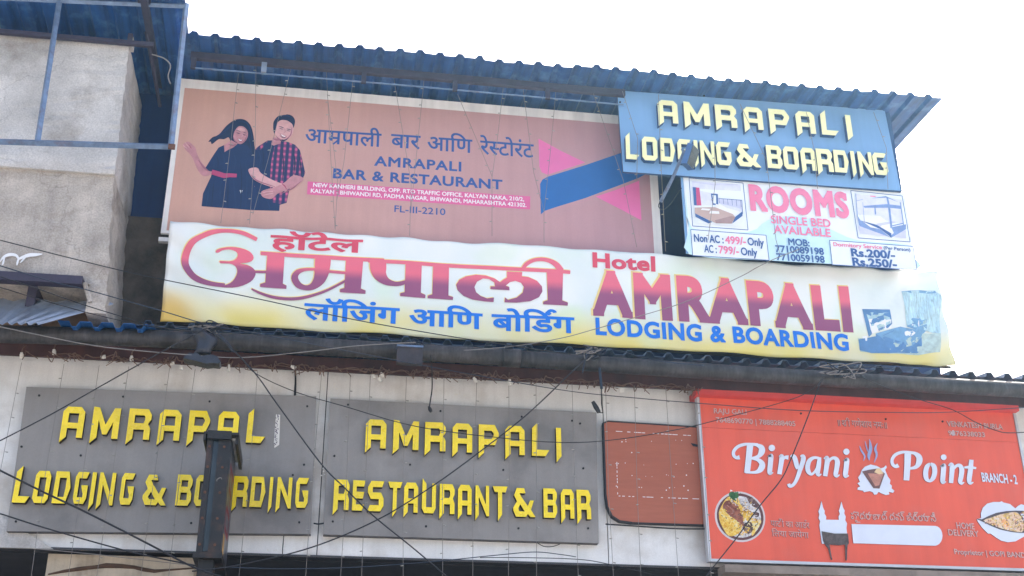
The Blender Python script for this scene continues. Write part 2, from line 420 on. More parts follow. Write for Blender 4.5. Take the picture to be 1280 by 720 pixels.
# brown oxide board under the gutter
z0 = at(300, 459, 10.0).z; z1 = at(1000, 494, 10.0).z
b = MB(); b.quadprism([(-2.9, z0 + .005), (9.6, z1 - (z0 - z1) * .45), (9.6, 5.56), (-2.9, 5.56)], 10.0, 10.03, m_brownbrd); b.build('soffit_board', bld)
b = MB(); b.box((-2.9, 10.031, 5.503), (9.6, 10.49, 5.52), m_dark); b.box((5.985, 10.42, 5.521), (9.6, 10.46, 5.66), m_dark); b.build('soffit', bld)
# awning roof of corrugated sheet
b = MB(); corrugated(b, -1.62, 9.64, 9.68, 5.622, 10.49, 5.735, m_tin2, pitch=.178, h=.045, z1a=5.5658, z1b=5.6903, jitter=.004); b.build('tin_awning', bld)
# gutter pipe in two lengths with a socket joint
def pipe(name, pix, r, m, n=14):
    b = MB(); b.tube([at(x, y, 9.66) for x, y in pix], r, m, n); return b.build(name, bld, smooth=True)
pipe('gutter_pipe', [(-60, 416), (150, 421.5), (300, 428), (520, 440), (640, 447.5)], .073, m_gutter)
pipe('gutter_pipe', [(640, 447.5), (800, 458.5), (940, 468), (1150, 480.5), (1360, 492), (1900, 524)], .071, m_gutter)
pipe('pipe_joint', [(628, 446.9), (650, 448.2)], .08, m_gutter)
# shop front recess below the fascia
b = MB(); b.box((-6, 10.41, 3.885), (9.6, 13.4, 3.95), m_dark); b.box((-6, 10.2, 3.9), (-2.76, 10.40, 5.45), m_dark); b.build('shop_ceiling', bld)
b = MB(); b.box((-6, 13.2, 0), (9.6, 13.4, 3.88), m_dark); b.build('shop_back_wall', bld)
bx = at(58, 705, 10.32); b2 = at(243, 705, 10.32)
b = MB(); b.box((bx.x, 10.34, 3.1), (b2.x, 10.6, at(150, 694, 10.32).z), mat('stained_lintel_plaster', (190, 176, 156), .9, noise=.2, scale=4, dirt=(92, 66, 46), dirt_amt=.8, dirt_scale=2.2, streak=.2, bump=.3))
b.build('shop_lintel', bld)
b = MB()   # rusty crack line on the lintel
b.tube([at(x, y, 10.335) for x, y in [(60, 718), (80, 714), (100, 711), (118, 709), (132, 707), (150, 707.5), (168, 709), (180, 712), (193, 714), (210, 712.5), (243, 710)]], [.006, .012, .016, .014, .02, .018, .014, .016, .014, .008, .006], mat('rust_stain', (82, 60, 46), .9, noise=.3, scale=12)); b.build('rust_line', bld)
b = MB()
for k, (x, y) in enumerate([(318, 703), (332, 706)]): b.box((at(x, y, 10.9).x - .03, 10.9, at(x, y, 10.9).z - .05), (at(x, y, 10.9).x + .03, 10.95, at(x, y, 10.9).z + .03), m_gutter)
b.build('junction_box', bld)
for x in (310, 600, 760):
    b = MB(); q = at(x, 716, 11.5); b.box((q.x - .12, 11.5, q.z - .1), (q.x + .12, 11.6, q.z), m_greyedge); b.build('ceiling_light', bld)
b = MB(); b.quadprism([(-2.9, 3.87), (-2.9, 4.1), (-2.5, 4.12), (-2.2, 3.95), (-2.06, 3.87)], 10.17, 10.199, m_plaster); b.build('broken_plaster_corner', bld)
# chipped plaster flecks on the fascia (old pasted paper)
fl = Art(10.198, step=.00002)
rr = random.Random(3)
for cx, cy, n in ((405, 588, 8), (340, 690, 8), (420, 690, 6), (150, 668, 5), (180, 668, 4), (410, 486, 5), (425, 487, 4), (430, 620, 5), (780, 500, 6), (800, 515, 3), (660, 480, 4), (100, 462, 4), (570, 497, 4)):
    for k in range(n):
        x, y = cx + rr.gauss(0, 7), cy + rr.gauss(0, 4)
        fl.poly([(x + rr.uniform(.6, 1.7) * math.cos(a), y + rr.uniform(.6, 1.4) * math.sin(a)) for a in (0, 1.3, 2.4, 3.6, 5)], m_socket)
fl.build('paper_fleck', bld)['kind'] = 'stuff'

# ------------------------------------------------------------------ the plastered annex at the left
ann = thing('plastered_annex', (-3, 10, 0), 'rough cement rendered block beside the hotel with a shed roof on top', 'building')
def roughblock(mb, xs_top, xs_bot, z0, z1, Y0, Y1, m, nx=14, nz=30, ny=10, amp=.0045, seed=1):
    r = random.Random(seed)
    def jit(): return r.gauss(0, amp)
    # front
    fr = []
    for k in range(nz + 1):
        f = k / nz; z = z0 + (z1 - z0) * f
        xa = xs_bot[0] + (xs_top[0] - xs_bot[0]) * f; xb = xs_bot[1] + (xs_top[1] - xs_bot[1]) * f
        fr.append([Vector((xa + (xb - xa) * i / nx + (jit() if i == nx else 0), Y0 + jit() * .5 + (abs(jit()) * 1.2 if i == nx else 0), z + (jit() * .5 if k == nz else 0))) for i in range(nx + 1)])
    vs = [v for row in fr for v in row]; W = nx + 1
    fs = [(k * W + i, k * W + i + 1, (k + 1) * W + i + 1, (k + 1) * W + i) for k in range(nz) for i in range(nx)]
    o = len(vs)   # right side
    for k in range(nz + 1):
        for j in range(1, ny + 1):
            p = fr[k][nx]; vs.append(Vector((p.x + jit() * .4 * (j > 0), Y0 + (Y1 - Y0) * j / ny, z0 + (z1 - z0) * k / nz)))
    def sidx(k, j): return k * W + nx if j == 0 else o + k * ny + j - 1
    fs += [(sidx(k, j), sidx(k, j + 1), sidx(k + 1, j + 1), sidx(k + 1, j)) for k in range(nz) for j in range(ny)]
    # top, bottom and left
    c = len(vs); xa = xs_top[0]
    vs += [Vector((xa, Y1, z1)), Vector((xs_bot[0], Y1, z0))]
    fs += [tuple([nz * W + i for i in range(W)] + [sidx(nz, j) for j in range(1, ny + 1)] + [c])]
    fs += [tuple([i for i in range(W)] + [sidx(0, j) for j in range(1, ny + 1)] + [c + 1])]
    fs += [tuple([k * W for k in range(nz + 1)] + [c, c + 1])]
    mb.add(vs, fs, m)
zb = at(60, 352, 9.5).z; zl = at(60, 214, 9.5).z
b = MB(); roughblock(b, (-4.2, -1.93), (-4.2, -1.885), zl, 8.27, 9.47, 10.49, m_plaster, seed=2); b.build('upper_wall', ann)
b = MB(); roughblock(b, (-4.2, -1.895), (-4.2, -1.82), zb, zl - .002, 9.5, 10.49, m_plaster2, seed=5, nz=18); b.build('lower_wall', ann)
xp = at(108, 380, 9.5).x
b = MB(); roughblock(b, (xp, -1.82), (xp, -1.80), 5.64, zb - .002, 9.5, 10.49, m_plaster2, seed=8, nx=4, nz=8); b.build('corner_pier', ann)
b = MB(); b.box((-4.2, 9.95, 5.64), (xp, 10.1, zb), mat('brown_recess_plaster', (140, 112, 88), .9, noise=.25, scale=6, dirt=(70, 56, 48), dirt_amt=.6)); b.build('recess_wall', ann)
b = MB(); q = at(165, 57, 9.47); b.box((q.x - .05, 9.475, 8.25), (q.x + .0, 9.58, 8.345), m_plaster); b.build('corner_stub', ann)
b = MB(); z_ = at(60, 352, 9.4).z; xr = at(103, 352, 9.4).x
b.box((-4.2, 9.38, z_), (xr, 9.499, z_ + .06), m_purple); b.box((-4.2, 9.38, z_ - .012), (xr, 9.42, z_), m_purple)
b.build('window_hood', ann)
b = MB(); qa = at(106, 354, 9.42); qb = at(113, 378, 9.42); b.tube([qa, qb], .02, m_plaster2, 6); b.build('hood_strut', ann)
b = MB(); qa = at(45, 352, 9.6); b.box((qa.x - .04, 9.55, zb - .3), (qa.x + .03, 9.9, zb - .02), m_purple); b.build('bracket', ann)
# white paint scribble on the wall
sc = Art(9.485); sc.zoom(0, 280, 3.6)
m_smear = mat('white_paint_smear', (232, 232, 234), .7, noise=.05)
sc.stroke([(0, 170, 4), (15, 150, 10), (40, 138, 14), (70, 140, 12), (85, 155, 10), (100, 150, 12), (130, 140, 16), (160, 138, 14), (190, 135, 4)], m_smear)
sc.stroke([(85, 150, 8), (78, 175, 9), (76, 186, 4)], m_smear); sc.stroke([(20, 150, 6), (14, 175, 9), (10, 185, 3)], m_smear)
sc.stroke([(120, 142, 7), (100, 165, 7), (90, 175, 2)], m_smear)
sc.build('paint_smear', ann)
# shed roof over the annex
b = MB(); corrugated(b, -4.6, -1.45, 8.75, 8.60, 11.2, 8.40, m_tin, pitch=.21, h=.035, jitter=.003); b.build('shed_roof', ann)
b = MB(); q = at(192, 55, 9.40); b.box((-4.4, 9.40, q.z - .02), (q.x, 9.44, q.z + .02), m_purple); b.build('roof_rail', ann)
b = MB(); q = at(181, 12, 9.2); b.box((q.x - .03, 8.9, 8.46), (q.x + .03, 10.49, 8.52), m_purple); b.build('roof_rafter', ann)
b = MB(); b.tube([at(183, 40, 9.55), at(200, 133, 10.3)], .018, m_purple); b.build('roof_brace', ann)
b = MB(); q = at(162, 48, 9.44); b.box((q.x - .02, 9.445, q.z - .05), (q.x + .02, 9.48, q.z + .06), m_purple); b.build('roof_post', ann)
b = MB(); b.tube(catmull([tuple(at(x, y, 9.4)) for x, y in ((190, 68), (205, 73), (213, 82), (210, 95), (213, 105))], 5), .006, m_wire, 5); b.build('loose_wire', ann)

# empty sign frame of steel tube
fr = thing('steel_sign_frame', tuple(at(120, 178, 9.2)), 'empty bluish steel tube frame standing off the plastered block', 'sign frame')
def bar_(pa, pb, wd, nm):
    b = MB(); b.tube([at(*pa, 9.2), at(*pb, 9.2)], wd, m_steelblue, 4); b.build(nm, fr)
bar_((-60, -5), (234, 8), .024, 'top_rail'); bar_((-60, 175.5), (215, 183.5), .028, 'bottom_rail'); bar_((233, 5), (213.5, 185), .026, 'end_post'); bar_((74.5, 0), (46.5, 179), .025, 'mid_post')
b = MB(); q = at(213.5, 183, 9.18); b.box((q.x - .02, 9.17, q.z - .025), (q.x + .035, 9.19, q.z + .02), mat('rusty_plate', (104, 66, 50), .8, noise=.3, scale=20)); b.build('corner_plate', fr)
b = MB(); q = at(180, 4, 9.2); b.box((q.x - .05, 9.16, q.z - .02), (q.x + .06, 9.22, q.z + .02), m_purple); b.build('bracket', fr)
b = MB(); b.tube([at(-30, 178, 9.2), at(-30, 178, 9.2) + Vector((0, .29, 0))], .02, m_steelblue, 4); b.build('standoff', fr)

# loose sheets on the awning at the left
b = MB()
P = [(-20, 377), (62, 378), (142, 379.5)]; Q = [(-20, 403), (10, 404.5), (48, 404)]
tl, tr = at(-30, 374, 9.62), at(142, 379, 9.62); bl, br = at(-30, 404, 9.32), at(48, 405, 9.32)
n = 26; vs = []
for k in range(2):
    for j, (A_, B_) in enumerate(((bl, br), (tl, tr))):
        for i in range(n + 1):
            f = i / n; p = A_.lerp(B_, f); vs.append(p + Vector((0, 0, .013 * math.sin(i * 1.6) + (.004 if k else 0))))
W = n + 1; fs = []
for i in range(n):
    fs += [(i, i + 1, W + i + 1, W + i), (2 * W + i, 3 * W + i, 3 * W + i + 1, 2 * W + i + 1), (i, 2 * W + i, 2 * W + i + 1, i + 1), (W + i, W + i + 1, 3 * W + i + 1, 3 * W + i)]
fs += [(0, W, 3 * W, 2 * W), (n, 2 * W + n, 3 * W + n, W + n)]
b.add(vs, fs, m_tingrey); tag(b.build('corrugated_sheet', smooth=False, base=bl), 'loose grey corrugated sheet tilted below the window hood', 'roof sheet')
b = MB(); q0 = at(72, 401, 9.5); q1 = at(192, 409, 9.5)
corrugated(b, q0.x, q1.x, 9.50, q0.z - .0, 9.85, q0.z + .03, mat('bright_blue_sheet', (34, 92, 156), .5, noise=.15, scale=8), pitch=.17, h=-.045, z1a=q1.z + .02, z1b=q1.z + .05)
tag(b.build('blue_roof_sheet', base=q0), 'short bright blue ribbed sheet lying on the awning', 'roof sheet')

# ------------------------------------------------------------------ added scattering volume that imitates the lens's veiling glare
hz = MB(); hz.box((-66, -66, -1), (66, 66, 9.3), bpy.data.materials.new('glare_volume'))
hm = bpy.data.materials['glare_volume']; hm.use_nodes = True; hn = hm.node_tree; hn.nodes.clear()
ho = hn.nodes.new('ShaderNodeOutputMaterial'); pv = hn.nodes.new('ShaderNodeVolumePrincipled'); pv.inputs['Color'].default_value = (.42, .72, 1, 1); pv.inputs['Density'].default_value = .0013; pv.inputs['Anisotropy'].default_value = .8
hn.links.new(pv.outputs[0], ho.inputs['Volume'])
tag(hz.build('glare_haze', base=(0, 0, 0)), kind='stuff')

# ------------------------------------------------------------------ raised block letters
def glyph(ch, tx, ty):
    """outline and holes of a faceted block letter in a unit box; spiked feet run below the base line"""
    a, e = tx, ty; c = .16; r = 1 - a
    sp = .17
    if ch == 'A': return [(0, -sp), (0, 1 - c), (c * 1.2, 1), (1 - c * 1.2, 1), (1, 1 - c), (1, 0), (r, 0), (r, .30), (a, .30), (a, .02)], [[(a, .30 + e * .85), (r, .30 + e * .85), (r, 1 - e), (a, 1 - e)]]
    if ch == 'M': return [(0, -sp), (0, 1.02), (.22, 1), (.5, .45), (.78, 1), (1, 1), (1, 0), (1 - a * .85, 0), (1 - a * .85, .55), (.58, .13), (.42, .13), (a * .85, .6), (a * .85, .02)], []
    if ch == 'R': return [(0, -sp), (0, 1), (1 - c, 1), (1, .82), (1, .66), (.88, .52), (1, .36), (1, 0), (r, 0), (r, .32), (a, .32), (a, .02)], [[(a, .53), (r - .06, .53), (r, .62), (r, .74), (r - .06, 1 - e), (a, 1 - e)]]
    if ch == 'P': return [(0, -sp), (0, 1), (.8, 1), (1, .72), (1, .62), (.82, .30), (a, .30), (a, .02)], [[(a, .50), (r - .08, .50), (r + .02, .64), (r + .02, .70), (r - .08, 1 - e), (a, 1 - e)]]
    if ch == 'L': return [(0, 0), (.03, .95), (a + .1, 1.14), (a + .06, e), (1.12, e), (.88, 0)], []
    if ch == 'I': return [(0, -sp * 1.1), (0, 1), (1, 1), (1, .02)], []
    if ch == 'O': return [(0, .14), (.03, .86), (.2, 1), (.84, 1), (1, .84), (.97, .14), (.8, 0), (.16, 0)], [[(a, e), (r, e), (r, 1 - e), (a, 1 - e)]]
    if ch == 'D': return [(0, 0), (.04, 1), (.82, 1), (1, .5), (.78, 0)], [[(a, e), (.66, e), (r, .5), (.7, 1 - e), (a, 1 - e)]]
    if ch == 'G': return [(.14, 0), (0, .16), (0, .84), (.18, 1), (1, 1), (.84, 1 - e), (a, 1 - e), (a, e), (r - .02, e), (r - .02, .32), (.62, .38), (.5, .58), (1, .58), (1, .18), (.82, 0)], []
    if ch == 'N': return [(0, -sp), (0, 1), (.2, 1), (.76, .36), (.76, 1), (1, 1), (1, -.03), (.82, -.03), (.25, .62), (.25, .0)], []
    if ch == 'B': return [(0, 0), (0, 1), (.82, 1), (1, .84), (1, .68), (.88, .53), (1, .38), (1, .18), (.82, 0)], [[(a, e * .9), (r, e * .9), (r, .42), (a, .42)], [(a, .61), (r, .61), (r, 1 - e * .9), (a, 1 - e * .9)]]
    if ch == 'S': return [(0, 0), (.16, e), (r, e), (r, .40), (.2, .40), (0, .62), (0, .80), (.2, 1), (1, 1), (.88, 1 - e), (a, 1 - e), (a, .62), (.82, .62), (1, .42), (1, .18), (.82, 0)], []
    if ch == 'E': return [(0, 0), (0, 1), (1, 1), (.88, 1 - e), (a, 1 - e), (a, .62), (.92, .62), (.82, .40), (a, .40), (a, e), (.95, e), (.78, 0)], []
    if ch == 'T': return [(.34, -sp), (.34, 1 - e), (.12, 1 - e), (-.03, 1), (1.0, 1), (.86, 1 - e), (.62, 1 - e), (.62, .04)], []
    if ch == 'U': return [(.18, 0), (0, .16), (.02, 1.16), (.3, .98), (.3, e), (.72, e), (.72, 1), (1, 1), (1, .16), (.84, 0)], []
    if ch == '&': return [(.12, 0), (0, .2), (0, .3), (.17, .52), (.04, .72), (.16, .97), (.50, .97), (.56, .8), (.28, .8), (.36, .68), (.66, .36), (.76, .56), (.94, .56), (.8, .24), (1.0, 0), (.78, 0), (.66, .1), (.58, 0)], [[(.22, .26), (.32, .42), (.52, .18), (.28, .18)]]
LET = {}
def raised(parent, ch, x0, x1, zb, zt, Yface, Yback, mf, ms, tx=.28, ty=.2):
    o, hs = glyph(ch, tx, ty)
    def loc(p): return (x0 + (x1 - x0) * p[0], zb + (zt - zb) * p[1])
    loops = [[loc(p) for p in lp] for lp in [o] + hs]
    flat = [p for lp in loops for p in lp]
    tris = tessellate_polygon([[Vector((x, z, 0)) for x, z in lp] for lp in loops])
    b = MB()
    bev = .006
    b.add([(x, Yface, z) for x, z in flat], tris, mf)
    for lp in loops:
        n = len(lp)
        b.add([(x, Yface, z) for x, z in lp] + [(x, Yface + .008, z) for x, z in lp], [(i, (i + 1) % n, n + (i + 1) % n, n + i) for i in range(n)], mf)
        b.add([(x, Yface + .008, z) for x, z in lp] + [(x, Yback, z) for x, z in lp], [(i, (i + 1) % n, n + (i + 1) % n, n + i) for i in range(n)], ms)
    return b.build('raised_letter', parent)
def letter_row(parent, word, spans, bl, tl, Yface, Yback, mf, ms, tx, ty):
    """spans: left and right photo x of every letter on the base line; bl, tl: base and top lines as two photo points each"""
    def line(l, x): return l[0][1] + (l[1][1] - l[0][1]) * (x - l[0][0]) / (l[1][0] - l[0][0])
    for ch, (a, c) in zip(word, spans):
        if ch == ' ' or a is None: continue
        m = (a + c) / 2
        raised(parent, ch, at(a, line(bl, a), Yface).x, at(c, line(bl, c), Yface).x, at(m, line(bl, m), Yface).z, at(m, line(tl, m), Yface).z, Yface, Yback, mf, ms, tx if ch != 'I' else tx, ty)

def screws(parent, pts, Y):
    for x, y in pts:
        q = at(x, y, Y); b = MB(); b.tube([(q.x, Y + .001, q.z), (q.x, Y - .007, q.z)], .0095, m_screw, 8); b.build('screw', parent)

def panel(parent, tl, br, Y, th, m, nm='panel', edge=None):
    a, c = at(*tl, Y), at(*br, Y); b = MB()
    b.quadprism([(a.x, c.z), (c.x, c.z), (c.x, a.z), (a.x, a.z)], Y, Y + th, m, edge or m)
    return b.build(nm, parent)

# left grey sign
YF = 10.12
s1 = thing('lettered_signboard', tuple(at(198, 666, YF)), 'left grey signboard with yellow raised letters reading AMRAPAL above LODGING & BOARDING', 'signboard', 'grey signboards on the fascia')
def quadpanel(parent, q, Y, th, m, edge, nm='panel'):
    b = MB(); b.quadprism([(at(x, y, Y).x, at(x, y, Y).z) for x, y in q], Y, Y + th, m, edge); return b.build(nm, parent)
quadpanel(s1, [(8, 664), (388.5, 667.5), (395.5, 495.5), (33, 483.5)], YF, .076, m_grey, m_greyedge)
YL = 10.065
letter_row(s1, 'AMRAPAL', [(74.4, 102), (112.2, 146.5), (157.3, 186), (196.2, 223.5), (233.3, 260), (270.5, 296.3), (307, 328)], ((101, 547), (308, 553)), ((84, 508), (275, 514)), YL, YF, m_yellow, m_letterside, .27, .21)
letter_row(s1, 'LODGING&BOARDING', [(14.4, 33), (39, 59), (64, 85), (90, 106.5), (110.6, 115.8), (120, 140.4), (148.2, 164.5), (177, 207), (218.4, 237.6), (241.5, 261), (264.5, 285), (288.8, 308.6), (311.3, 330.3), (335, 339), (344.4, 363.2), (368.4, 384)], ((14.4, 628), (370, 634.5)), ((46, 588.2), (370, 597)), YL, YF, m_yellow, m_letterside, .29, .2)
screws(s1, [(49, 494.5), (154, 496), (27, 558.5), (101, 569.5), (262, 502), (384, 508), (380, 581), (366, 594), (128, 650.5), (20, 652), (239, 654), (374, 653)], YF)
ga = Art(YF - .002); ga.poly([(345, 518), (350.2, 518.5), (349, 556), (343, 560), (342.3, 553)], m_socket)
m_glue = mat('dried_glue', (96, 84, 104), .8, noise=.3, scale=30)
r_ = random.Random(5)
for k in range(34):
    y = 519 + k * 1.15; x = 346.8 - (y - 518) * .055 + r_.uniform(-1.6, 1.6); d = r_.uniform(.5, 1.1)
    ga.poly([(x - d, y), (x, y - d), (x + d, y + .3), (x + .2, y + d)], m_glue)
tag(ga.build('glue_patch', s1), 'white glue patch left by a missing letter I')
for px in (176, 300):
    pass
# right grey sign
s2 = thing('lettered_signboard', tuple(at(576, 673, YF)), 'middle grey signboard with yellow raised letters reading AMRAPALI above RESTAURANT & BAR', 'signboard', 'grey signboards on the fascia')
quadpanel(s2, [(404, 668), (748.5, 679), (745.5, 515.5), (413, 498)], YF, .076, m_grey, m_greyedge)
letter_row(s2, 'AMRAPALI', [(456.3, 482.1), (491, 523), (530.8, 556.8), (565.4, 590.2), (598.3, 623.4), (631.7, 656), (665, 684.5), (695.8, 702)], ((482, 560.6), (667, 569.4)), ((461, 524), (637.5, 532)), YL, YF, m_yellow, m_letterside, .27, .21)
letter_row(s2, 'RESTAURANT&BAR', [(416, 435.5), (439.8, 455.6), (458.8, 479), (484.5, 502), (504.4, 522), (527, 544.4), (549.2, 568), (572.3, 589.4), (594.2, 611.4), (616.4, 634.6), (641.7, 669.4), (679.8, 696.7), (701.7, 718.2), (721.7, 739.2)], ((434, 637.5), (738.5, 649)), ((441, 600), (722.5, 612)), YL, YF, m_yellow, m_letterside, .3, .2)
screws(s2, [(435, 506), (550.5, 514), (725, 529.5), (418, 570), (512.5, 581), (629, 587.5), (729, 585.5), (416, 652), (532.5, 658), (648, 660.5), (735, 660.5), (652, 521), (715, 526)], YF)

# blue sign under the roof
YB = 9.76
s3 = thing('lettered_signboard', tuple(at(950, 226, YB)), 'blue signboard under the roof with pale yellow raised letters AMRAPALI LODGING & BOARDING', 'signboard')
quadpanel(s3, [(779, 214.5), (1126, 238.5), (1106, 138), (771.5, 113)], YB, .03, m_bluepanel, m_blueside)
a = at(779, 214, YB + .03); c = at(1106, 138, YB + .03); zb_ = at(950, 226.5, YB + .03).z; zt_ = at(950, 126, YB + .03).z
b = MB(); b.box((a.x + .02, YB + .031, zb_ + .01), (c.x + .05, YB + .07, zt_ - .01), m_blueside); b.build('box_frame', s3)
YL3 = YB - .06
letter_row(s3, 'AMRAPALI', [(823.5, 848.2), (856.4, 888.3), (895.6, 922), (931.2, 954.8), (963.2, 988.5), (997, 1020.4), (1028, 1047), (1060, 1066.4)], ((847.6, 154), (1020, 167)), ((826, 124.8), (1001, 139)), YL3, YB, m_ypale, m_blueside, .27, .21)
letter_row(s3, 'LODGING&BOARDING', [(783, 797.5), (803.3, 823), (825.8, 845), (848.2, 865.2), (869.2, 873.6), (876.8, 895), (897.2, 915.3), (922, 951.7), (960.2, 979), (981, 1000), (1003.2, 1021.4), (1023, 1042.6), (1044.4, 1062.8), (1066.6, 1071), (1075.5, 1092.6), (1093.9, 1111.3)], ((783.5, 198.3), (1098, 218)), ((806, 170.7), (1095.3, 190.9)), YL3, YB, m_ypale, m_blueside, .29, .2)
screws(s3, [(775, 128), (1108, 214), (880, 120)], YB)

# ------------------------------------------------------------------ pink hoarding with the printed couple
YP = 10.12
hd = thing('printed_hoarding', tuple(at(500, 310, YP)), 'wide pink printed hoarding with a smiling couple and a white border', 'hoarding')
def rectq(tl, br, Y):
    a, c = at(*tl, Y), at(*br, Y); return a.x, c.x, c.z, a.z
x0 = at(226, 98, YP).x; zt_ = at(226, 98, YP).z; x1 = at(828, 314, YP).x; zb_ = at(200, 291, YP).z
b = MB(); b.box((x0, YP, zb_), (x1, YP + .03, zt_), m_white); b.build('backing_sheet', hd)
b = MB(); b.box((x0 + .1, YP + .031, zb_ + .1), (x1 - .1, YP + .36, zt_ - .1), m_bluedark); b.build('back_frame', hd)
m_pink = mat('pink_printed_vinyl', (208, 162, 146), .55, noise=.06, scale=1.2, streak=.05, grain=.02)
def print_flare_fade(m, x0, x1, c1):      # tan-to-mauve ground: part printed, part lens flare tint put into the colour
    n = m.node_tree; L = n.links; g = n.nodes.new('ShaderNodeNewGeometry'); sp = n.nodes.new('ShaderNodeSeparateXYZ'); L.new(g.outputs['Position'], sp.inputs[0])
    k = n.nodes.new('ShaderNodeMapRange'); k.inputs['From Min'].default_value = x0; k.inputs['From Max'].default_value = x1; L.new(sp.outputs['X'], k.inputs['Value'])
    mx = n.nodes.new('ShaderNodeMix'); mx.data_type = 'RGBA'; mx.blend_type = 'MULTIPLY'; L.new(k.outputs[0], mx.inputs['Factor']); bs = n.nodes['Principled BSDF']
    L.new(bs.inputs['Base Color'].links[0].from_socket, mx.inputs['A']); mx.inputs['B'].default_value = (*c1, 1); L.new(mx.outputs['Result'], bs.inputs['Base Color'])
print_flare_fade(m_pink, -1.2, 2.6, (.80, .78, 1.06))
xi0 = at(231, 110, YP).x; xi1 = at(815, 270, YP).x; zti = at(231, 110, YP).z
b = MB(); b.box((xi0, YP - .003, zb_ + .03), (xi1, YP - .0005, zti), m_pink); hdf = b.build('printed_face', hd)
b = MB(); q = at(198, 296, YP); b.box((q.x - .0, YP + .02, q.z - .03), (q.x + .16, YP + .07, q.z + .01), m_white); b.build('bracket', hd)
m_navy = mat('navy_print', (46, 84, 152), .5, noise=.04)
m_blueprint = mat('blue_print', (30, 102, 172), .5, noise=.05)
m_pinkprint = mat('bright_pink_print', (232, 116, 172), .5, noise=.04)
m_strip = mat('rose_strip_print', (222, 102, 152), .5, noise=.04)
m_whiteprint = mat('white_print', (240, 238, 236), .5, noise=.03)
A = Art(YP - .0035)
A.zoom(640, 100, 3.273)
A.poly([(108, 240), (200, 290), (300, 338), (240, 358), (145, 388), (122, 378), (112, 355)], m_pinkprint)
A.poly([(118, 550), (115, 425), (124, 408), (145, 396), (300, 348), (470, 290), (552, 262), (548, 385), (515, 402), (420, 438), (300, 483), (180, 520), (135, 535)], m_blueprint)
A.poly([(342, 477), (430, 448), (520, 412), (530, 575), (450, 532)], m_pinkprint)
A.build('printed_emblem', hdf)
A = Art(YP - .0035)
A.poly([(384.5, 226.7), (662.8, 245.5), (662.5, 261.9), (383.7, 243)], m_strip)
A.text('NEW KANHERI BUILDING, OPP. RTO TRAFFIC OFFICE, KALYAN NAKA, 210/2,', (391.5, 233.3), (655, 251.4), 4.7, m_whiteprint, .022)
A.text('KALYAN - BHIWANDI RD, PADMA NAGAR, BHIWANDI, MAHARASHTRA 421302.', (388.5, 240.6), (658, 258.8), 4.7, m_whiteprint, .022)
A.build('address_strip', hdf)
def line(parent, name, mk, *a, **k):
    A = mk(); A.text(*a, **k); return A.build(name, parent)
def hA(): return Art(YP - .0035)
line(hdf, 'printed_line', hA, deva(['आम', 'RA', 'पाली']), (381.5, 177.5), (476, 183.5), 16, m_navy, .014, capref='प')
line(hdf, 'printed_line', hA, deva(['बार']), (488.7, 183.8), (525, 186.2), 16, m_navy, .014, capref='प')
line(hdf, 'printed_line', hA, deva(['आिण']), (534.5, 187.2), (590, 191), 16, m_navy, .014, capref='प')
line(hdf, 'printed_line', hA, deva(['रे', ('half', 'स'), 'टोरंट']), (600.5, 192), (667, 197), 16, m_navy, .014, capref='प')
line(hdf, 'printed_line', hA, 'AMRAPALI', (468.3, 206.7), (576, 214), 11.3, m_navy, .028, track=1.1)
line(hdf, 'printed_line', hA, 'BAR & RESTAURANT', (416.7, 222.3), (627.5, 236.6), 11.4, m_navy, .03, track=1.08)
line(hdf, 'printed_line', hA, 'FL-III-2210', (493, 264.8), (556.5, 268.9), 8, m_navy, .012)

# the printed couple
m_skin = mat('printed_skin', (194, 136, 142), .5, noise=.16, scale=16)
m_skin2 = mat('printed_skin_light', (214, 164, 164), .5, noise=.14, scale=16)
m_hairp = mat('printed_dark_hair', (16, 38, 74), .5, noise=.12, scale=18)
m_dress = mat('printed_dark_dress', (14, 44, 88), .5, noise=.10, scale=9)
m_belt = mat('printed_belt', (182, 66, 112), .5)
m_lips = mat('printed_lips', (168, 76, 104), .5)
def plaid():
    m = bpy.data.materials.new('printed_plaid'); m.use_nodes = True; n = m.node_tree; L = n.links
    g = n.nodes.new('ShaderNodeNewGeometry'); sp = n.nodes.new('ShaderNodeSeparateXYZ'); L.new(g.outputs['Position'], sp.inputs[0])
    outs = []
    for ax, sc in (('X', 118.0), ('Z', 104.0)):
        mu = n.nodes.new('ShaderNodeMath'); mu.operation = 'MULTIPLY'; mu.inputs[1].default_value = sc; L.new(sp.outputs[ax], mu.inputs[0])
        si = n.nodes.new('ShaderNodeMath'); si.operation = 'SINE'; L.new(mu.outputs[0], si.inputs[0])
        mr = n.nodes.new('ShaderNodeMapRange'); mr.inputs['From Min'].default_value = -.3; mr.inputs['From Max'].default_value = 1; L.new(si.outputs[0], mr.inputs['Value']); outs.append(mr.outputs[0])
    ad = n.nodes.new('ShaderNodeMath'); ad.operation = 'MULTIPLY'; L.new(outs[0], ad.inputs[0]); L.new(outs[1], ad.inputs[1])
    a2 = n.nodes.new('ShaderNodeMath'); a2.operation = 'MULTIPLY_ADD'; a2.inputs[1].default_value = .35; L.new(outs[0], a2.inputs[0]); L.new(ad.outputs[0], a2.inputs[2])
    mx = n.nodes.new('ShaderNodeMix'); mx.data_type = 'RGBA'; mx.inputs['A'].default_value = (*lin((34, 44, 92)), 1); mx.inputs['B'].default_value = (*lin((206, 92, 136)), 1)
    L.new(a2.outputs[0], mx.inputs['Factor']); L.new(mx.outputs['Result'], n.nodes['Principled BSDF'].inputs['Base Color']); n.nodes['Principled BSDF'].inputs['Roughness'].default_value = .5
    return m
m_plaid = plaid()
A = Art(YP - .0035).zoom(200, 80, 3.273)      # woman
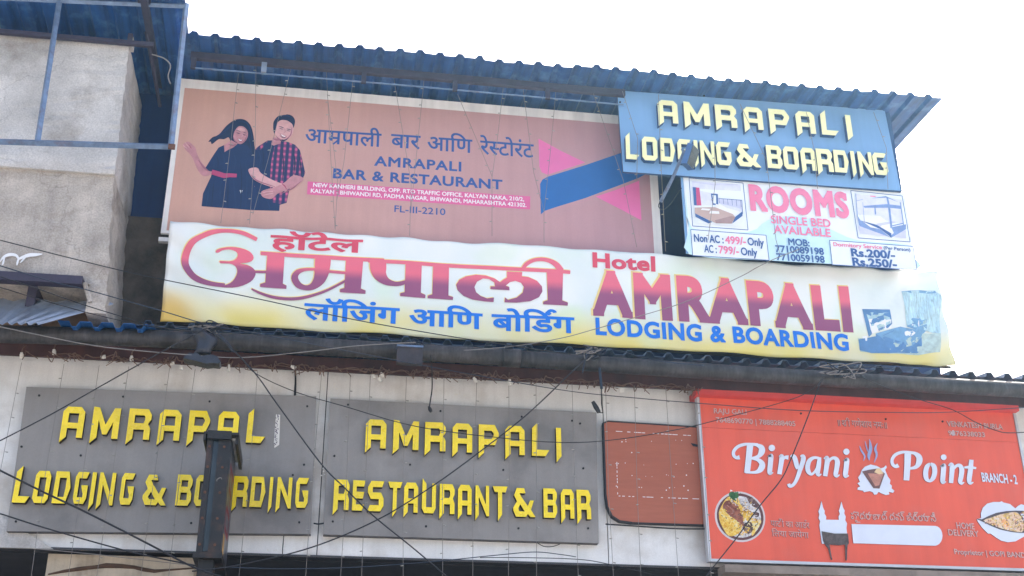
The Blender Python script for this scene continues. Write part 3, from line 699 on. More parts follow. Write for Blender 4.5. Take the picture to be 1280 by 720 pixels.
A.poly([(95, 330), (104, 322), (112, 318), (121, 320), (133, 330), (146, 345), (150, 362), (165, 395), (190, 425), (215, 435), (208, 452), (185, 459), (168, 452), (150, 425), (135, 388), (120, 366), (104, 350)], m_skin, 3)
A.stroke([(112, 345, 3), (100, 338, 4), (94, 330, 2)], m_skin2); A.stroke([(120, 342, 3), (108, 328, 4), (103, 320, 2)], m_skin2); A.stroke([(128, 346, 3), (122, 335, 2), (116, 330, 2)], m_lips)
A.poly([(198, 318), (215, 300), (240, 290), (270, 255), (300, 232), (325, 225), (350, 230), (370, 250), (381, 285), (386, 330), (386, 380), (340, 370), (300, 340), (288, 315), (280, 300), (262, 308), (240, 308), (213, 328), (208, 318)], m_hairp, 3)
A.poly([(290, 320), (262, 332), (240, 342), (222, 368), (205, 395), (186, 425), (200, 438), (214, 440), (208, 462), (190, 500), (176, 530), (170, 582), (375, 598), (386, 560), (387, 380), (360, 335)], m_dress)
A.poly([(262, 333), (292, 312), (318, 326), (300, 342), (278, 352), (264, 361)], m_skin)
A.poly([(302, 268), (320, 256), (340, 256), (356, 270), (360, 290), (352, 312), (334, 327), (318, 325), (304, 310), (298, 288)], m_skin, 4)
A.poly([(322, 262), (340, 262), (350, 272), (330, 276), (316, 274)], m_skin2, 3)
A.poly([(298, 300), (292, 270), (310, 250), (336, 248), (318, 258), (304, 278)], m_hairp, 3)
A.stroke([(313, 281, 1), (320, 284, 3), (328, 284, 1)], m_hairp); A.stroke([(339, 288, 1), (346, 291, 3), (353, 291, 1)], m_hairp)
A.stroke([(312, 273, 1), (321, 274, 2.2), (330, 277, 1)], m_hairp); A.stroke([(341, 280, 1), (348, 282, 2.2), (355, 284, 1)], m_hairp)
A.stroke([(336, 284, 1.5), (337, 296, 2.5), (332, 299, 1.5)], m_skin2)
A.poly([(316, 303), (326, 310), (340, 310), (336, 317), (326, 318)], m_lips); A.poly([(319, 306), (328, 311), (338, 311), (333, 315), (326, 315)], m_whiteprint)
A.poly([(214, 433), (240, 440), (264, 448), (285, 448), (315, 450), (313, 465), (285, 464), (262, 468), (235, 460), (210, 452)], m_belt)
A.poly([(326, 517), (338, 517), (332, 536)], m_whiteprint)
m_fold = mat('printed_dress_fold', (19, 50, 94), .5, noise=.1); m_fold2 = mat('printed_dress_shadow', (11, 36, 76), .5, noise=.1); m_skin3 = mat('printed_skin_shade', (164, 104, 122), .5, noise=.05)
for s_ in ([(215, 385, 2), (222, 410, 5), (216, 430, 2)], [(245, 350, 1), (262, 385, 5), (262, 430, 2)], [(300, 360, 1), (310, 400, 6), (300, 440, 2)], [(205, 480, 2), (198, 530, 7), (190, 580, 3)], [(250, 475, 2), (246, 530, 6), (240, 586, 3)], [(300, 472, 2), (306, 530, 6), (310, 590, 3)], [(350, 400, 2), (356, 480, 6), (350, 590, 3)]): A.stroke(s_, m_fold)
for s_ in ([(230, 370, 1), (238, 400, 4), (236, 430, 1)], [(222, 475, 1), (216, 530, 5), (212, 582, 2)], [(278, 472, 1), (278, 530, 5), (276, 588, 2)], [(328, 400, 1), (334, 470, 5), (330, 592, 2)]): A.stroke(s_, m_fold2)
for s_ in ([(225, 300, 1), (262, 278, 4), (300, 245, 2)], [(320, 236, 1), (356, 246, 4), (374, 290, 3), (378, 340, 1)], [(362, 300, 1), (370, 330, 4), (374, 365, 2)], [(212, 318, 1), (240, 298, 3), (270, 282, 1)]): A.stroke(s_, m_fold)
A.stroke([(158, 395, 3), (180, 425, 8), (198, 440, 3)], m_skin3); A.stroke([(356, 290, 2), (348, 314, 4), (334, 325, 2)], m_skin3); A.stroke([(300, 300, 2), (306, 315, 4), (318, 324, 2)], m_skin3); A.stroke([(280, 330, 2), (300, 335, 5), (312, 328, 3)], m_skin3)
tag(A.build('printed_woman', hdf), 'printed woman with long dark hair and dark belted dress')
A = Art(YP - .0038).zoom(200, 80, 3.273)      # man
A.poly([(388, 350), (405, 335), (440, 313), (465, 312), (490, 316), (520, 318), (552, 330), (572, 352), (582, 390), (594, 445), (585, 468), (560, 458), (545, 452), (528, 520), (518, 568), (490, 576), (488, 601), (376, 598), (387, 500), (362, 432), (385, 425)], m_dress)
A.poly([(470, 330), (500, 320), (524, 319), (551, 331), (571, 352), (581, 390), (593, 445), (585, 467), (560, 457), (544, 452), (527, 520), (517, 566), (492, 572), (452, 565), (450, 480), (455, 400)], m_plaid)
A.poly([(388, 350), (405, 335), (440, 315), (430, 335), (410, 352)], m_plaid)
A.poly([(455, 330), (462, 300), (500, 305), (492, 325), (466, 334)], m_skin)
A.poly([(472, 240), (495, 228), (525, 232), (546, 248), (545, 275), (532, 300), (510, 314), (490, 308), (474, 292), (468, 262)], m_skin2, 4)
A.poly([(470, 285), (482, 302), (508, 310), (530, 298), (536, 288), (524, 306), (506, 317), (486, 311)], m_hairp, 2)
A.poly([(464, 272), (463, 250), (466, 234), (478, 218), (492, 209), (506, 211), (520, 206), (540, 212), (551, 226), (552, 242), (546, 262), (543, 250), (534, 240), (518, 231), (500, 229), (487, 234), (478, 246), (473, 268), (468, 286)], m_hairp, 2)
A.stroke([(486, 256, 1), (496, 258, 3), (506, 262, 2)], m_hairp); A.stroke([(518, 266, 2), (528, 268, 3), (537, 270, 1)], m_hairp)
A.stroke([(488, 263, 1), (497, 266, 2.6), (504, 267, 1)], m_hairp); A.stroke([(518, 272, 1), (526, 274, 2.6), (534, 275, 1)], m_hairp)
A.stroke([(510, 264, 1.5), (512, 278, 3), (506, 280, 2)], m_skin)
A.poly([(490, 284), (502, 292), (519, 296), (512, 302), (499, 298)], m_lips); A.poly([(494, 287), (504, 293), (516, 297), (510, 299), (500, 296)], m_whiteprint)
A.poly([(362, 432), (385, 424), (402, 428), (412, 446), (450, 470), (490, 487), (518, 498), (522, 512), (512, 524), (500, 512), (470, 508), (420, 492), (385, 474), (368, 452)], m_skin2, 3)
A.poly([(545, 456), (585, 466), (580, 482), (552, 500), (510, 520), (480, 532), (458, 552), (430, 549), (415, 538), (416, 522), (440, 512), (470, 505), (510, 485)], m_skin, 3)
A.stroke([(420, 528, 3), (440, 522, 4), (462, 522, 3)], m_skin2); A.stroke([(424, 538, 3), (444, 533, 4), (464, 530, 3)], m_skin2)
A.stroke([(500, 492, 2), (510, 500, 5), (518, 514, 2)], m_lips)
for s_ in ([(400, 350, 1), (412, 385, 6), (405, 422, 2)], [(430, 335, 1), (438, 390, 5), (440, 450, 2)], [(400, 490, 2), (404, 540, 6), (400, 596, 3)], [(440, 560, 2), (446, 580, 5), (450, 598, 2)]): A.stroke(s_, m_fold)
for s_ in ([(418, 340, 1), (424, 385, 5), (420, 430, 1)], [(544, 350, 1), (552, 400, 6), (548, 448, 2)], [(500, 345, 1), (506, 420, 5), (500, 480, 2)], [(570, 370, 1), (576, 420, 5), (578, 460, 2)]): A.stroke(s_, m_fold2)
A.stroke([(540, 262, 2), (534, 292, 5), (514, 310, 2)], m_skin3); A.stroke([(462, 306, 2), (476, 312, 6), (494, 312, 3)], m_skin3); A.stroke([(478, 300, 2), (486, 308, 6), (500, 313, 3)], m_skin3); A.stroke([(372, 455, 2), (400, 480, 5), (470, 504, 2)], m_skin3); A.stroke([(575, 482, 2), (540, 512, 5), (490, 534, 2)], m_skin3)
A.stroke([(490, 293, 1), (500, 302, 2.4), (514, 304, 1)], m_hairp); A.stroke([(492, 214, 1), (515, 212, 4), (540, 222, 2)], m_fold); A.stroke([(470, 236, 1), (480, 224, 4), (495, 217, 1)], m_fold)
tag(A.build('printed_man', hdf), 'printed man with short dark hair in a plaid shirt')

# ------------------------------------------------------------------ rooms rate board
YR = 9.80
rb = thing('rate_board', tuple(at(1000, 330, YR)), 'white rate board headed ROOMS in pink, hung below the blue signboard', 'rate board')
a = at(854, 219.5, YR); c = at(1146, 336, YR)
m_rb = mat('white_flex_print', (236, 240, 243), .5, noise=.03, scale=2)
b = MB(); b.box((a.x, YR, c.z), (c.x, YR + .02, a.z - .005), m_rb); rbf = b.build('printed_face', rb)
b = MB(); b.box((a.x - .024, YR + .004, c.z), (a.x - .002, YR + .02, a.z), m_bluepanel); b.build('side_frame', rb)
b = MB(); b.box((a.x + .45, YR + .022, c.z + .1), (a.x + 2.2, YR + .68, a.z - .05), m_bluedark); b.build('back_frame', rb)
m_cyan = mat('pale_cyan_print', (206, 236, 244), .5, noise=.03)
m_bl = mat('slate_blue_print', (62, 100, 158), .5, noise=.05)
m_pk = mat('soft_pink_print', (240, 132, 166), .5, noise=.05)
A = Art(YR - .0006).zoom(840, 210, 4)
A.poly([(70, 120), (84, 300), (90, 432), (480, 462), (800, 480), (1222, 506), (1205, 440), (1180, 385), (930, 362), (780, 300), (640, 240), (480, 260), (380, 320), (100, 300)], m_cyan, 3)
for q in ([(85, 50), (355, 75), (380, 310), (103, 290)], [(893, 113), (1150, 140), (1190, 370), (930, 350)], [(93, 308), (470, 337), (485, 462), (103, 438)], [(787, 362), (1207, 393), (1225, 512), (800, 484)]):
    A.poly(q, m_rb); A.outline(q, 3.2, m_bl)
A.build('printed_frames', rbf)
def rA(): return Art(YR - .0090)
line(rbf, 'printed_line', rA, 'ROOMS', (940, 261), (1060.5, 270.8), 28, m_pk, .055, track=1.1)
line(rbf, 'printed_line', rA, 'SINGLE BED', (964.5, 278.8), (1038.5, 283.9), 9.4, m_pk, .022)
line(rbf, 'printed_line', rA, 'AVAILABLE', (968, 291), (1038.5, 296), 9.4, m_pk, .022)
line(rbf, 'printed_line', rA, 'MOB:', (986, 306), (1012, 308), 8, m_bl, .028)
line(rbf, 'printed_line', rA, '7710089198', (970, 314.8), (1030, 318.4), 8, m_bl, .028)
line(rbf, 'printed_line', rA, '7710059198', (971.2, 324.8), (1031, 328.4), 8, m_bl, .028)
line(rbf, 'printed_line', rA, 'Non AC :', (868, 301.7), (904.5, 304), 9, m_bl, .025)
line(rbf, 'printed_line', rA, '499/-', (907, 304.2), (932.5, 306), 9, m_pk, .025)
line(rbf, 'printed_line', rA, 'Only', (935, 306.2), (955, 307.7), 9, m_bl, .025)
line(rbf, 'printed_line', rA, 'AC :', (880.7, 315), (896, 316.2), 9, m_bl, .025)
line(rbf, 'printed_line', rA, '799/-', (899, 316.4), (923.7, 318.2), 9, m_pk, .025)
line(rbf, 'printed_line', rA, 'Only', (926.7, 318.5), (946.7, 320.1), 9, m_bl, .025)
line(rbf, 'printed_line', rA, 'Dormitory Service', (1042, 307.5), (1102.5, 311.4), 4.6, m_pk, .022)
line(rbf, 'printed_line', rA, '(Per Person)', (1105, 311.7), (1138, 314.2), 4, m_bl, .022)
line(rbf, 'printed_line', rA, 'Rs.200/-', (1065, 320), (1118.7, 323.2), 9, m_bl, .04)
line(rbf, 'printed_line', rA, 'Rs.250/-', (1066.7, 331.4), (1121, 334.6), 9, m_bl, .04)

m_tan = mat('tan_bedspread_print', (196, 168, 158), .5, noise=.06); m_lil = mat('lilac_print', (206, 206, 226), .5, noise=.08, scale=20); m_red = mat('crimson_print', (204, 72, 120), .5)
m_mid = mat('mid_blue_print', (128, 154, 200), .5, noise=.12, scale=20); m_pale = mat('pale_lilac_print', (222, 222, 236), .5, noise=.08, scale=16); m_tan2 = mat('tan_shadow_print', (170, 140, 136), .5, noise=.1, scale=20)
A = Art(YR - .0090).zoom(855, 215, 6.256)      # bed photo
A.poly([(62, 72), (440, 98), (470, 425), (90, 400)], m_rb)
A.poly([(62, 72), (440, 98), (445, 150), (64, 130)], m_pale); A.poly([(64, 130), (210, 165), (222, 262), (78, 262)], m_pale); A.poly([(68, 118), (92, 120), (100, 262), (78, 260)], m_bl); A.poly([(92, 120), (120, 124), (136, 262), (100, 262)], m_red)
A.poly([(210, 168), (264, 172), (268, 258), (222, 258)], m_bl); A.poly([(222, 180), (250, 183), (252, 248), (230, 246)], m_rb)
A.poly([(268, 208), (452, 222), (458, 330), (445, 290), (270, 245)], m_lil)
for k in range(6): A.stroke([(272 + k * 34, 210 + k * 2.5, 3), (276 + k * 34, 245 + k * 6, 3)], m_bl, 1)
A.stroke([(268, 208, 4), (452, 222, 5), (457, 330, 6)], m_bl, 1)
A.stroke([(70, 80, 2), (240, 100, 5), (420, 100, 2)], m_lil, 3)
A.poly([(245, 250), (440, 300), (400, 345), (260, 300)], m_whiteprint)
A.poly([(82, 280), (240, 276), (380, 330), (400, 355), (370, 405), (250, 402), (85, 325)], m_tan)
A.poly([(85, 325), (220, 392), (190, 404), (90, 352)], m_bl); A.poly([(400, 352), (455, 310), (456, 345), (375, 405)], m_bl)
A.poly([(240, 380), (372, 345), (400, 356), (372, 404), (250, 402)], m_tan2); A.poly([(270, 245), (445, 290), (440, 312), (330, 280)], m_pale); A.poly([(140, 285), (205, 290), (195, 304), (130, 298)], m_whiteprint); A.poly([(205, 305), (272, 310), (276, 330), (195, 326)], m_whiteprint)
A.build('bed_picture', rbf)
A = Art(YR - .0090).zoom(1050, 230, 6.546)     # bunk photo
A.poly([(128, 80), (505, 128), (542, 445), (160, 410)], m_rb)
A.poly([(128, 80), (505, 128), (520, 330), (145, 250)], m_pale); A.poly([(150, 345), (540, 380), (542, 445), (162, 405)], m_lil)
A.poly([(140, 255), (170, 300), (390, 360), (540, 330), (540, 370), (420, 440), (160, 345)], m_mid)
A.poly([(170, 250), (330, 262), (400, 320), (440, 400), (405, 432), (330, 370), (250, 355), (190, 310)], m_whiteprint)
A.poly([(300, 325), (420, 305), (480, 312), (340, 340), (310, 370), (296, 350)], m_lil)
A.poly([(190, 180), (380, 165), (495, 178), (500, 205), (400, 195), (200, 195)], m_mid); A.poly([(250, 118), (375, 100), (480, 150), (380, 112)], m_mid)
A.poly([(170, 300), (330, 370), (420, 440), (420, 405), (300, 335)], m_bl); A.stroke([(385, 108, 14), (402, 200, 17), (420, 360, 16)], m_mid, 3); A.stroke([(492, 150, 7), (520, 340, 8)], m_mid, 1); A.stroke([(128, 80, 4), (140, 250, 5), (158, 340, 5)], m_mid, 1); A.stroke([(285, 195, 10), (290, 250, 12)], m_mid, 1)
A.stroke([(185, 150, 3), (200, 330, 4)], m_mid, 1); A.stroke([(420, 345, 8), (520, 322, 9)], m_mid, 1); A.stroke([(130, 140, 3), (185, 128, 3)], m_mid, 1); A.stroke([(245, 100, 6), (290, 104, 8)], m_pk, 1)
A.build('bunk_picture', rbf)

# ------------------------------------------------------------------ cloth banner
YC = 9.95
bn = thing('cloth_banner', tuple(at(690, 430, YC)), 'long cream cloth banner with big red Hindi lettering tied above the tin awning', 'banner')
c_tl, c_tr, c_bl, c_br = at(213, 277, YC), at(1171, 340, YC), at(200.5, 402, YC), at(1193, 457.5, YC)
ZB0, ZT0 = c_bl.z, c_tl.z
def cloth(x, z):
    f = (z - ZB0) / (ZT0 - ZB0)
    d = .011 * math.sin(1.7 * x + .6 * math.sin(2.1 * z)) + .008 * math.sin(3.9 * x + 2.3 * z + 1) + .0035 * math.sin(9 * x - 5 * z)
    l = max(0, 1 - (x - c_tl.x) / .9); d += .018 * l * math.sin(26 * (x - c_tl.x) * .55 + 22 * (z - ZT0))
    r = max(0, 1 - (c_tr.x - x) / .8); d += .018 * r * math.sin(20 * (x - c_tr.x) - 18 * (z - ZT0))
    d += .012 * max(0, f - .8) / .2 * math.sin(14 * x + 3 * math.sin(x)) + .013 * max(0, .2 - f) / .2 * math.sin(8 * x + 1)
    return d
def banner_mat():
    m = bpy.data.materials.new('printed_cloth'); m.use_nodes = True; n = m.node_tree; L = n.links; bs = n.nodes['Principled BSDF']
    bs.inputs['Roughness'].default_value = .65
    g = n.nodes.new('ShaderNodeNewGeometry'); sp = n.nodes.new('ShaderNodeSeparateXYZ'); L.new(g.outputs['Position'], sp.inputs[0])
    def tex(sc, vec=None):
        t = n.nodes.new('ShaderNodeTexNoise'); t.inputs['Scale'].default_value = sc; t.inputs['Detail'].default_value = 2; L.new(vec or g.outputs['Position'], t.inputs['Vector']); return t.outputs['Fac']
    def mr(sock, a, b_, c=0., d=1.):
        k = n.nodes.new('ShaderNodeMapRange'); k.interpolation_type = 'SMOOTHSTEP'; k.inputs['From Min'].default_value = a; k.inputs['From Max'].default_value = b_; k.inputs['To Min'].default_value = c; k.inputs['To Max'].default_value = d; L.new(sock, k.inputs['Value']); return k.outputs[0]
    def mix(f, a, b_):
        k = n.nodes.new('ShaderNodeMix'); k.data_type = 'RGBA'; L.new(f, k.inputs['Factor'])
        for s_, v in (('A', a), ('B', b_)):
            if isinstance(v, tuple): k.inputs[s_].default_value = (*v, 1)
            else: L.new(v, k.inputs[s_])
        return k.outputs['Result']
    def mul(a, b_):
        k = n.nodes.new('ShaderNodeMath'); k.operation = 'MULTIPLY'; L.new(a, k.inputs[0]); L.new(b_, k.inputs[1]); return k.outputs[0]
    base = mix(mr(tex(.9), .35, .6), lin((240, 240, 236)), lin((222, 230, 226)))
    base = mix(mul(mr(tex(1.6), .5, .7), mr(sp.outputs['Z'], ZB0, ZT0, 1, .4)), base, lin((214, 232, 204)))
    yel = mr(sp.outputs['Z'], ZB0 + .02, ZB0 + .42, 1, 0)
    base = mix(mul(yel, mr(tex(1.3), .3, .62, .45, 1.0)), base, lin((238, 218, 120)))
    orange = mul(mr(sp.outputs['X'], c_bl.x, c_bl.x + .5, 1, 0), mr(sp.outputs['Z'], ZB0, ZB0 + .5, 1, 0))
    base = mix(mr(orange, 0, 1, 0, .75), base, lin((236, 186, 84)))
    L.new(base, bs.inputs['Base Color'])
    bp = n.nodes.new('ShaderNodeBump'); bp.inputs['Strength'].default_value = .3; bp.inputs['Distance'].default_value = .02; L.new(tex(7), bp.inputs['Height']); L.new(bp.outputs[0], bs.inputs['Normal'])
    return m
m_cloth = banner_mat()
b = MB(); NX, NZ = 220, 30; vs = []
for k in range(2):
    for j in range(NZ + 1):
        for i in range(NX + 1):
            u, v = i / NX, j / NZ
            lo = c_bl.lerp(c_br, u); hi = c_tl.lerp(c_tr, u); p = lo.lerp(hi, v)
            sag = -.012 * math.sin(math.pi * ((u * 7) % 1)) * (1 if v == 1 else 0) + (.006 * math.sin(u * 31) if v == 0 else 0)
            vs.append((p.x, YC + cloth(p.x, p.z) + .004 * k, p.z + sag))
W = NX + 1; H_ = NZ + 1; fs = []
for j in range(NZ):
    for i in range(NX):
        a = j * W + i; fs.append((a, a + 1, a + W + 1, a + W)); o = W * H_; fs.append((o + a, o + a + W, o + a + W + 1, o + a + 1))
o = W * H_
for i in range(NX):
    fs.append((i, o + i, o + i + 1, i + 1)); a = NZ * W + i; fs.append((a, a + 1, o + a + 1, o + a))
for j in range(NZ):
    a = j * W; fs.append((a, a + W, o + a + W, o + a)); a = j * W + NX; fs.append((a, o + a, o + a + W, a + W))
b.add(vs, fs, m_cloth); bnf = b.build('cloth', bn, smooth=True)
b = MB(); q0 = at(196, 403.5, YC + .05); q1 = at(1188, 459, YC + .05); b.tube([q0, q1], .016, m_blackmet, 6); b.build('bottom_batten', bn)
for px, py in ((213, 277), (1171, 340), (420, 290.5), (640, 305)):
    q = at(px, py, YC); b = MB(); b.tube([q + Vector((0, .003, -.01)), q + Vector((.01, .1, .03))], .004, m_wire, 4); b.build('tie_cord', bn)

def grad_mat(name, top, bot, za, zb):
    m = bpy.data.materials.new(name); m.use_nodes = True; n = m.node_tree; L = n.links
    g = n.nodes.new('ShaderNodeNewGeometry'); sp = n.nodes.new('ShaderNodeSeparateXYZ'); L.new(g.outputs['Position'], sp.inputs[0])
    k = n.nodes.new('ShaderNodeMapRange'); k.interpolation_type = 'SMOOTHSTEP'; k.inputs['From Min'].default_value = zb; k.inputs['From Max'].default_value = za; L.new(sp.outputs['Z'], k.inputs['Value'])
    mx = n.nodes.new('ShaderNodeMix'); mx.data_type = 'RGBA'; mx.inputs['A'].default_value = (*lin(bot), 1); mx.inputs['B'].default_value = (*lin(top), 1); L.new(k.outputs[0], mx.inputs['Factor'])
    L.new(mx.outputs['Result'], n.nodes['Principled BSDF'].inputs['Base Color']); n.nodes['Principled BSDF'].inputs['Roughness'].default_value = .55
    return m
zmid = at(520, 348, YC).z
m_hred = grad_mat('two_tone_red_mauve_ink', (232, 110, 130), (150, 80, 118), zmid + .06, zmid - .06)
m_gold = mat('cream_gold_ink', (238, 214, 140), .55, noise=.04)
m_halo = mat('white_ink', (246, 246, 244), .55, noise=.02)
m_redink = mat('red_ink', (216, 74, 98), .55, noise=.05)
m_blueink = mat('bright_blue_ink', (8, 116, 216), .5, noise=.04)

def bigname(A, m, dx, dy, ws):
    Z1 = (200 + dx, 270 + dy, 4.571); Z2 = (460 + dx, 290 + dy, 4.741)
    A.zoom(*Z1)
    A.stroke([(552, 132, 22), (510, 112, 24), (470, 97, 24), (420, 88, 24), (370, 85, 24), (320, 89, 26), (270, 101, 28), (220, 126, 32), (175, 168, 38), (148, 215, 42), (142, 265, 42), (155, 305, 40), (190, 350, 36), (240, 378, 32), (300, 394, 28), (370, 400, 26)], m, 5, ws)
    A.poly([(318, 212), (322, 196), (345, 184), (385, 178), (435, 181), (485, 193), (520, 212), (534, 238), (522, 258), (490, 268), (455, 272), (500, 281), (530, 297), (545, 320), (538, 350), (515, 378), (470, 400), (415, 411), (350, 411), (370, 398), (400, 385), (425, 362), (440, 328), (436, 300), (420, 284), (395, 276), (345, 276), (342, 262), (395, 262), (425, 252), (442, 232), (440, 212), (420, 198), (390, 191), (355, 196), (335, 210)], m, 2)
    A.stroke([(530, 318, 15), (640, 318, 15)], m, 1, ws)
    for zz, pts in ((Z1, [(574, 202), (700, 207), (1062, 232), (1280, 241)]), (Z2, [(0, 157), (300, 172), (480, 183), (700, 198), (905, 211), (1195, 232)])):
        A.zoom(*zz); A.stroke([(x, y + 10, 22) for x, y in pts], m, 1, ws)
    A.zoom(*Z1)
    A.poly([(612, 212), (710, 218), (700, 385), (722, 395), (720, 415), (570, 405), (572, 388), (600, 378)], m)
    A.poly([(884, 230), (975, 236), (970, 300), (962, 350), (930, 395), (880, 418), (840, 422), (795, 408), (762, 380), (748, 350), (755, 320), (785, 300), (830, 296), (880, 298)], m, 0) if False else None
    A.stroke([(930, 232, 92), (928, 270, 92), (922, 320, 84), (905, 365, 66), (870, 400, 40), (830, 408, 30), (790, 392, 38), (768, 352, 40), (785, 318, 30), (830, 303, 18), (900, 302, 16)], m, 5, ws)
    A.stroke([(880, 308, 16), (1080, 324, 16)], m, 1, ws)
    A.poly([(1062, 238), (1160, 246), (1146, 412), (1174, 424), (1172, 443), (1026, 432), (1028, 414), (1052, 408)], m)
    A.stroke([(522, 418, 10), (570, 440, 15), (640, 462, 18), (720, 472, 18), (800, 468, 18), (880, 448, 16), (960, 418, 14), (1060, 366, 14)], m, 5, ws)
    A.zoom(*Z2)
    A.stroke([(58, 172, 100), (60, 215, 98), (72, 255, 78), (105, 290, 48), (150, 305, 30), (190, 304, 26), (232, 290, 22)], m, 5, ws)
    A.poly([(222, 175), (318, 180), (312, 356), (340, 368), (338, 388), (188, 378), (190, 360), (216, 354)], m)
    A.poly([(386, 188), (480, 195), (476, 372), (504, 380), (502, 398), (352, 388), (354, 372), (380, 364)], m)
    A.poly([(746, 383), (744, 410), (690, 406), (620, 396), (565, 374), (530, 340), (522, 308), (540, 278), (580, 258), (640, 249), (700, 255), (750, 272), (782, 294), (800, 280), (822, 268), (822, 232), (912, 238), (910, 262), (950, 268), (1000, 292), (1028, 325), (1030, 355), (1010, 388), (960, 410), (880, 416), (808, 412), (812, 384), (830, 398), (880, 386), (915, 358), (922, 325), (905, 300), (872, 288), (840, 294), (815, 315), (836, 322), (838, 342), (724, 334), (726, 318), (752, 318), (748, 296), (715, 275), (680, 272), (645, 290), (630, 322), (640, 352), (668, 374), (706, 388)], m)
    A.stroke([(912, 225, 22), (935, 192, 24), (975, 170, 22), (1025, 165, 22), (1075, 176, 26), (1115, 200, 34), (1140, 235, 40)], m, 5, ws)
    A.poly([(1056, 226), (1152, 234), (1148, 408), (1182, 420), (1180, 438), (1034, 430), (1036, 414), (1062, 406)], m)

def mkart(off): return Art(YC - off, step=.00006, disp=cloth)
# white halo, gold edge, two-tone face
A = mkart(.003); bigname(A, m_gold, -.45, -.5, 1.04); A.build('gold_lettering', bnf)
A = mkart(.0055); bigname(A, m_hred, .35, .35, .97); A.build('red_lettering', bnf)
def bA(): return mkart(.0055)
def gA(): return mkart(.003)
line(bnf, 'gold_lettering', gA, 'AMRAPALI', (742.3, 390.9), (1062.9, 410.1), 49.5, m_gold, .062, track=1.16)
line(bnf, 'red_lettering', bA, 'AMRAPALI', (744.5, 391.6), (1064, 410.6), 49.0, m_hred, .055, track=1.16)
line(bnf, 'printed_line', bA, deva(['हॉटेल']), (338.8, 309.4), (451.5, 315.5), 15, m_redink, .03, capref='प')
line(bnf, 'printed_line', bA, 'Hotel', (742, 333.6), (818, 338.8), 16.5, m_redink, .04, track=1.06)
line(bnf, 'printed_line', bA, deva(['लॉिजंग']), (380.5, 398), (498, 404.3), 18.5, m_blueink, .026, capref='प')
line(bnf, 'printed_line', bA, deva(['आिण']), (512.7, 405.2), (602.4, 410.2), 18.5, m_blueink, .026, capref='प')
line(bnf, 'printed_line', bA, deva(['बोिडं', 'REPH', 'ग']), (616, 411), (717, 416.6), 18.5, m_blueink, .026, capref='प')
line(bnf, 'printed_line', bA, 'LODGING & BOARDING', (745.5, 418.2), (1062, 436.6), 18.8, m_blueink, .04, track=1.08)
# printed bedroom picture at the banner's right end
m_b1 = mat('steel_blue_print', (118, 162, 196), .6, noise=.15, scale=16); m_b2 = mat('pale_teal_print', (170, 200, 206), .6, noise=.2, scale=22); m_b3 = mat('deep_blue_print', (92, 136, 180), .6, noise=.12, scale=12)
m_curt = mat('curtain_print', (178, 208, 216), .6, noise=.35, scale=18, stretch=(4, 4, .25)); m_fl = mat('floor_print', (186, 204, 196), .6, noise=.2, scale=20)
A = mkart(.004).zoom(1060, 350, 6)
A.poly([(80, 430), (210, 440), (560, 400), (690, 400), (690, 540), (530, 562), (300, 552), (100, 530)], m_fl, 0)
A.poly([(402, 88), (655, 80), (695, 120), (690, 405), (580, 380), (440, 345), (418, 200)], m_curt)
A.poly([(400, 86), (658, 78), (662, 98), (404, 104)], m_b1); A.stroke([(522, 95, 5), (536, 330, 6)], m_b2, 1)
A.poly([(470, 285), (585, 300), (590, 375), (560, 410), (440, 350)], m_b1); A.poly([(482, 286), (526, 290), (528, 355), (474, 346)], m_whiteprint); A.poly([(540, 298), (582, 302), (584, 356), (544, 350)], m_b2)
A.poly([(108, 216), (312, 222), (328, 330), (300, 360), (190, 395), (160, 425)], m_b3); A.poly([(136, 240), (306, 246), (316, 330), (182, 385)], m_b2)
A.poly([(156, 292), (210, 286), (320, 300), (322, 360), (230, 385), (180, 400)], m_whiteprint); A.poly([(226, 340), (268, 332), (270, 372), (240, 380)], m_fl)
A.poly([(210, 400), (392, 350), (560, 395), (548, 430), (480, 495), (300, 470)], m_b1); A.poly([(210, 400), (480, 495), (530, 548), (300, 550), (212, 450)], m_b3)
A.poly([(480, 495), (552, 428), (560, 500), (528, 550)], m_b3); A.stroke([(262, 418, 5), (398, 356, 5)], m_b3, 1)
A.poly([(414, 394), (440, 384), (458, 392), (480, 386), (500, 402), (480, 420), (462, 426), (446, 420), (430, 424)], m_whiteprint)
A.poly([(85, 440), (210, 420), (300, 550), (180, 545), (95, 520)], m_b3); A.poly([(112, 420), (150, 416), (148, 452), (128, 455)], m_whiteprint)
A.build('bedroom_picture', bnf)

# ------------------------------------------------------------------ red restaurant light box
YX = 10.06
rs = thing('light_box_sign', tuple(at(1085, 706, YX)), 'red restaurant light box with white cut-out letters Biryani Point and food pictures', 'light box sign')
m_rd = mat('red_acrylic_face', (229, 95, 72), .4, noise=.05, scale=1.3, streak=.06, dirt=(206, 110, 98), dirt_amt=.4, dirt_scale=1.6)
m_rdtop = mat('red_metal_ledge', (212, 72, 66), .5, noise=.12, scale=5)
m_alu = mat('aluminium_edge', (205, 204, 206), .4, metal=.4, noise=.08)
xl, xr = at(881, 590, YX).x, at(1285, 620, YX).x; zt_ = at(1075, 507, YX).z; zb_ = at(1085, 704.5, YX).z
zs = at(1075, 543.5, YX).z
b = MB(); b.box((xl, YX, zb_), (xr, YX + .012, zs - .002), m_rd); rsf = b.build('face_panel', rs)
b = MB(); b.box((xl, YX, zs + .001), (xr, YX + .012, zt_), m_rd); rsu = b.build('upper_face_panel', rs)
b = MB(); b.box((xl + .01, YX + .013, zb_ + .01), (xr - .01, YX + .138, zt_), mat('light_box_case', (120, 60, 56), .6)); b.build('case', rs)
b = MB(); b.box((xl - .05, YX - .07, zt_ + .002), (xr + .03, YX + .135, zt_ + .055), m_rdtop); b.build('top_ledge', rs)
b = MB()
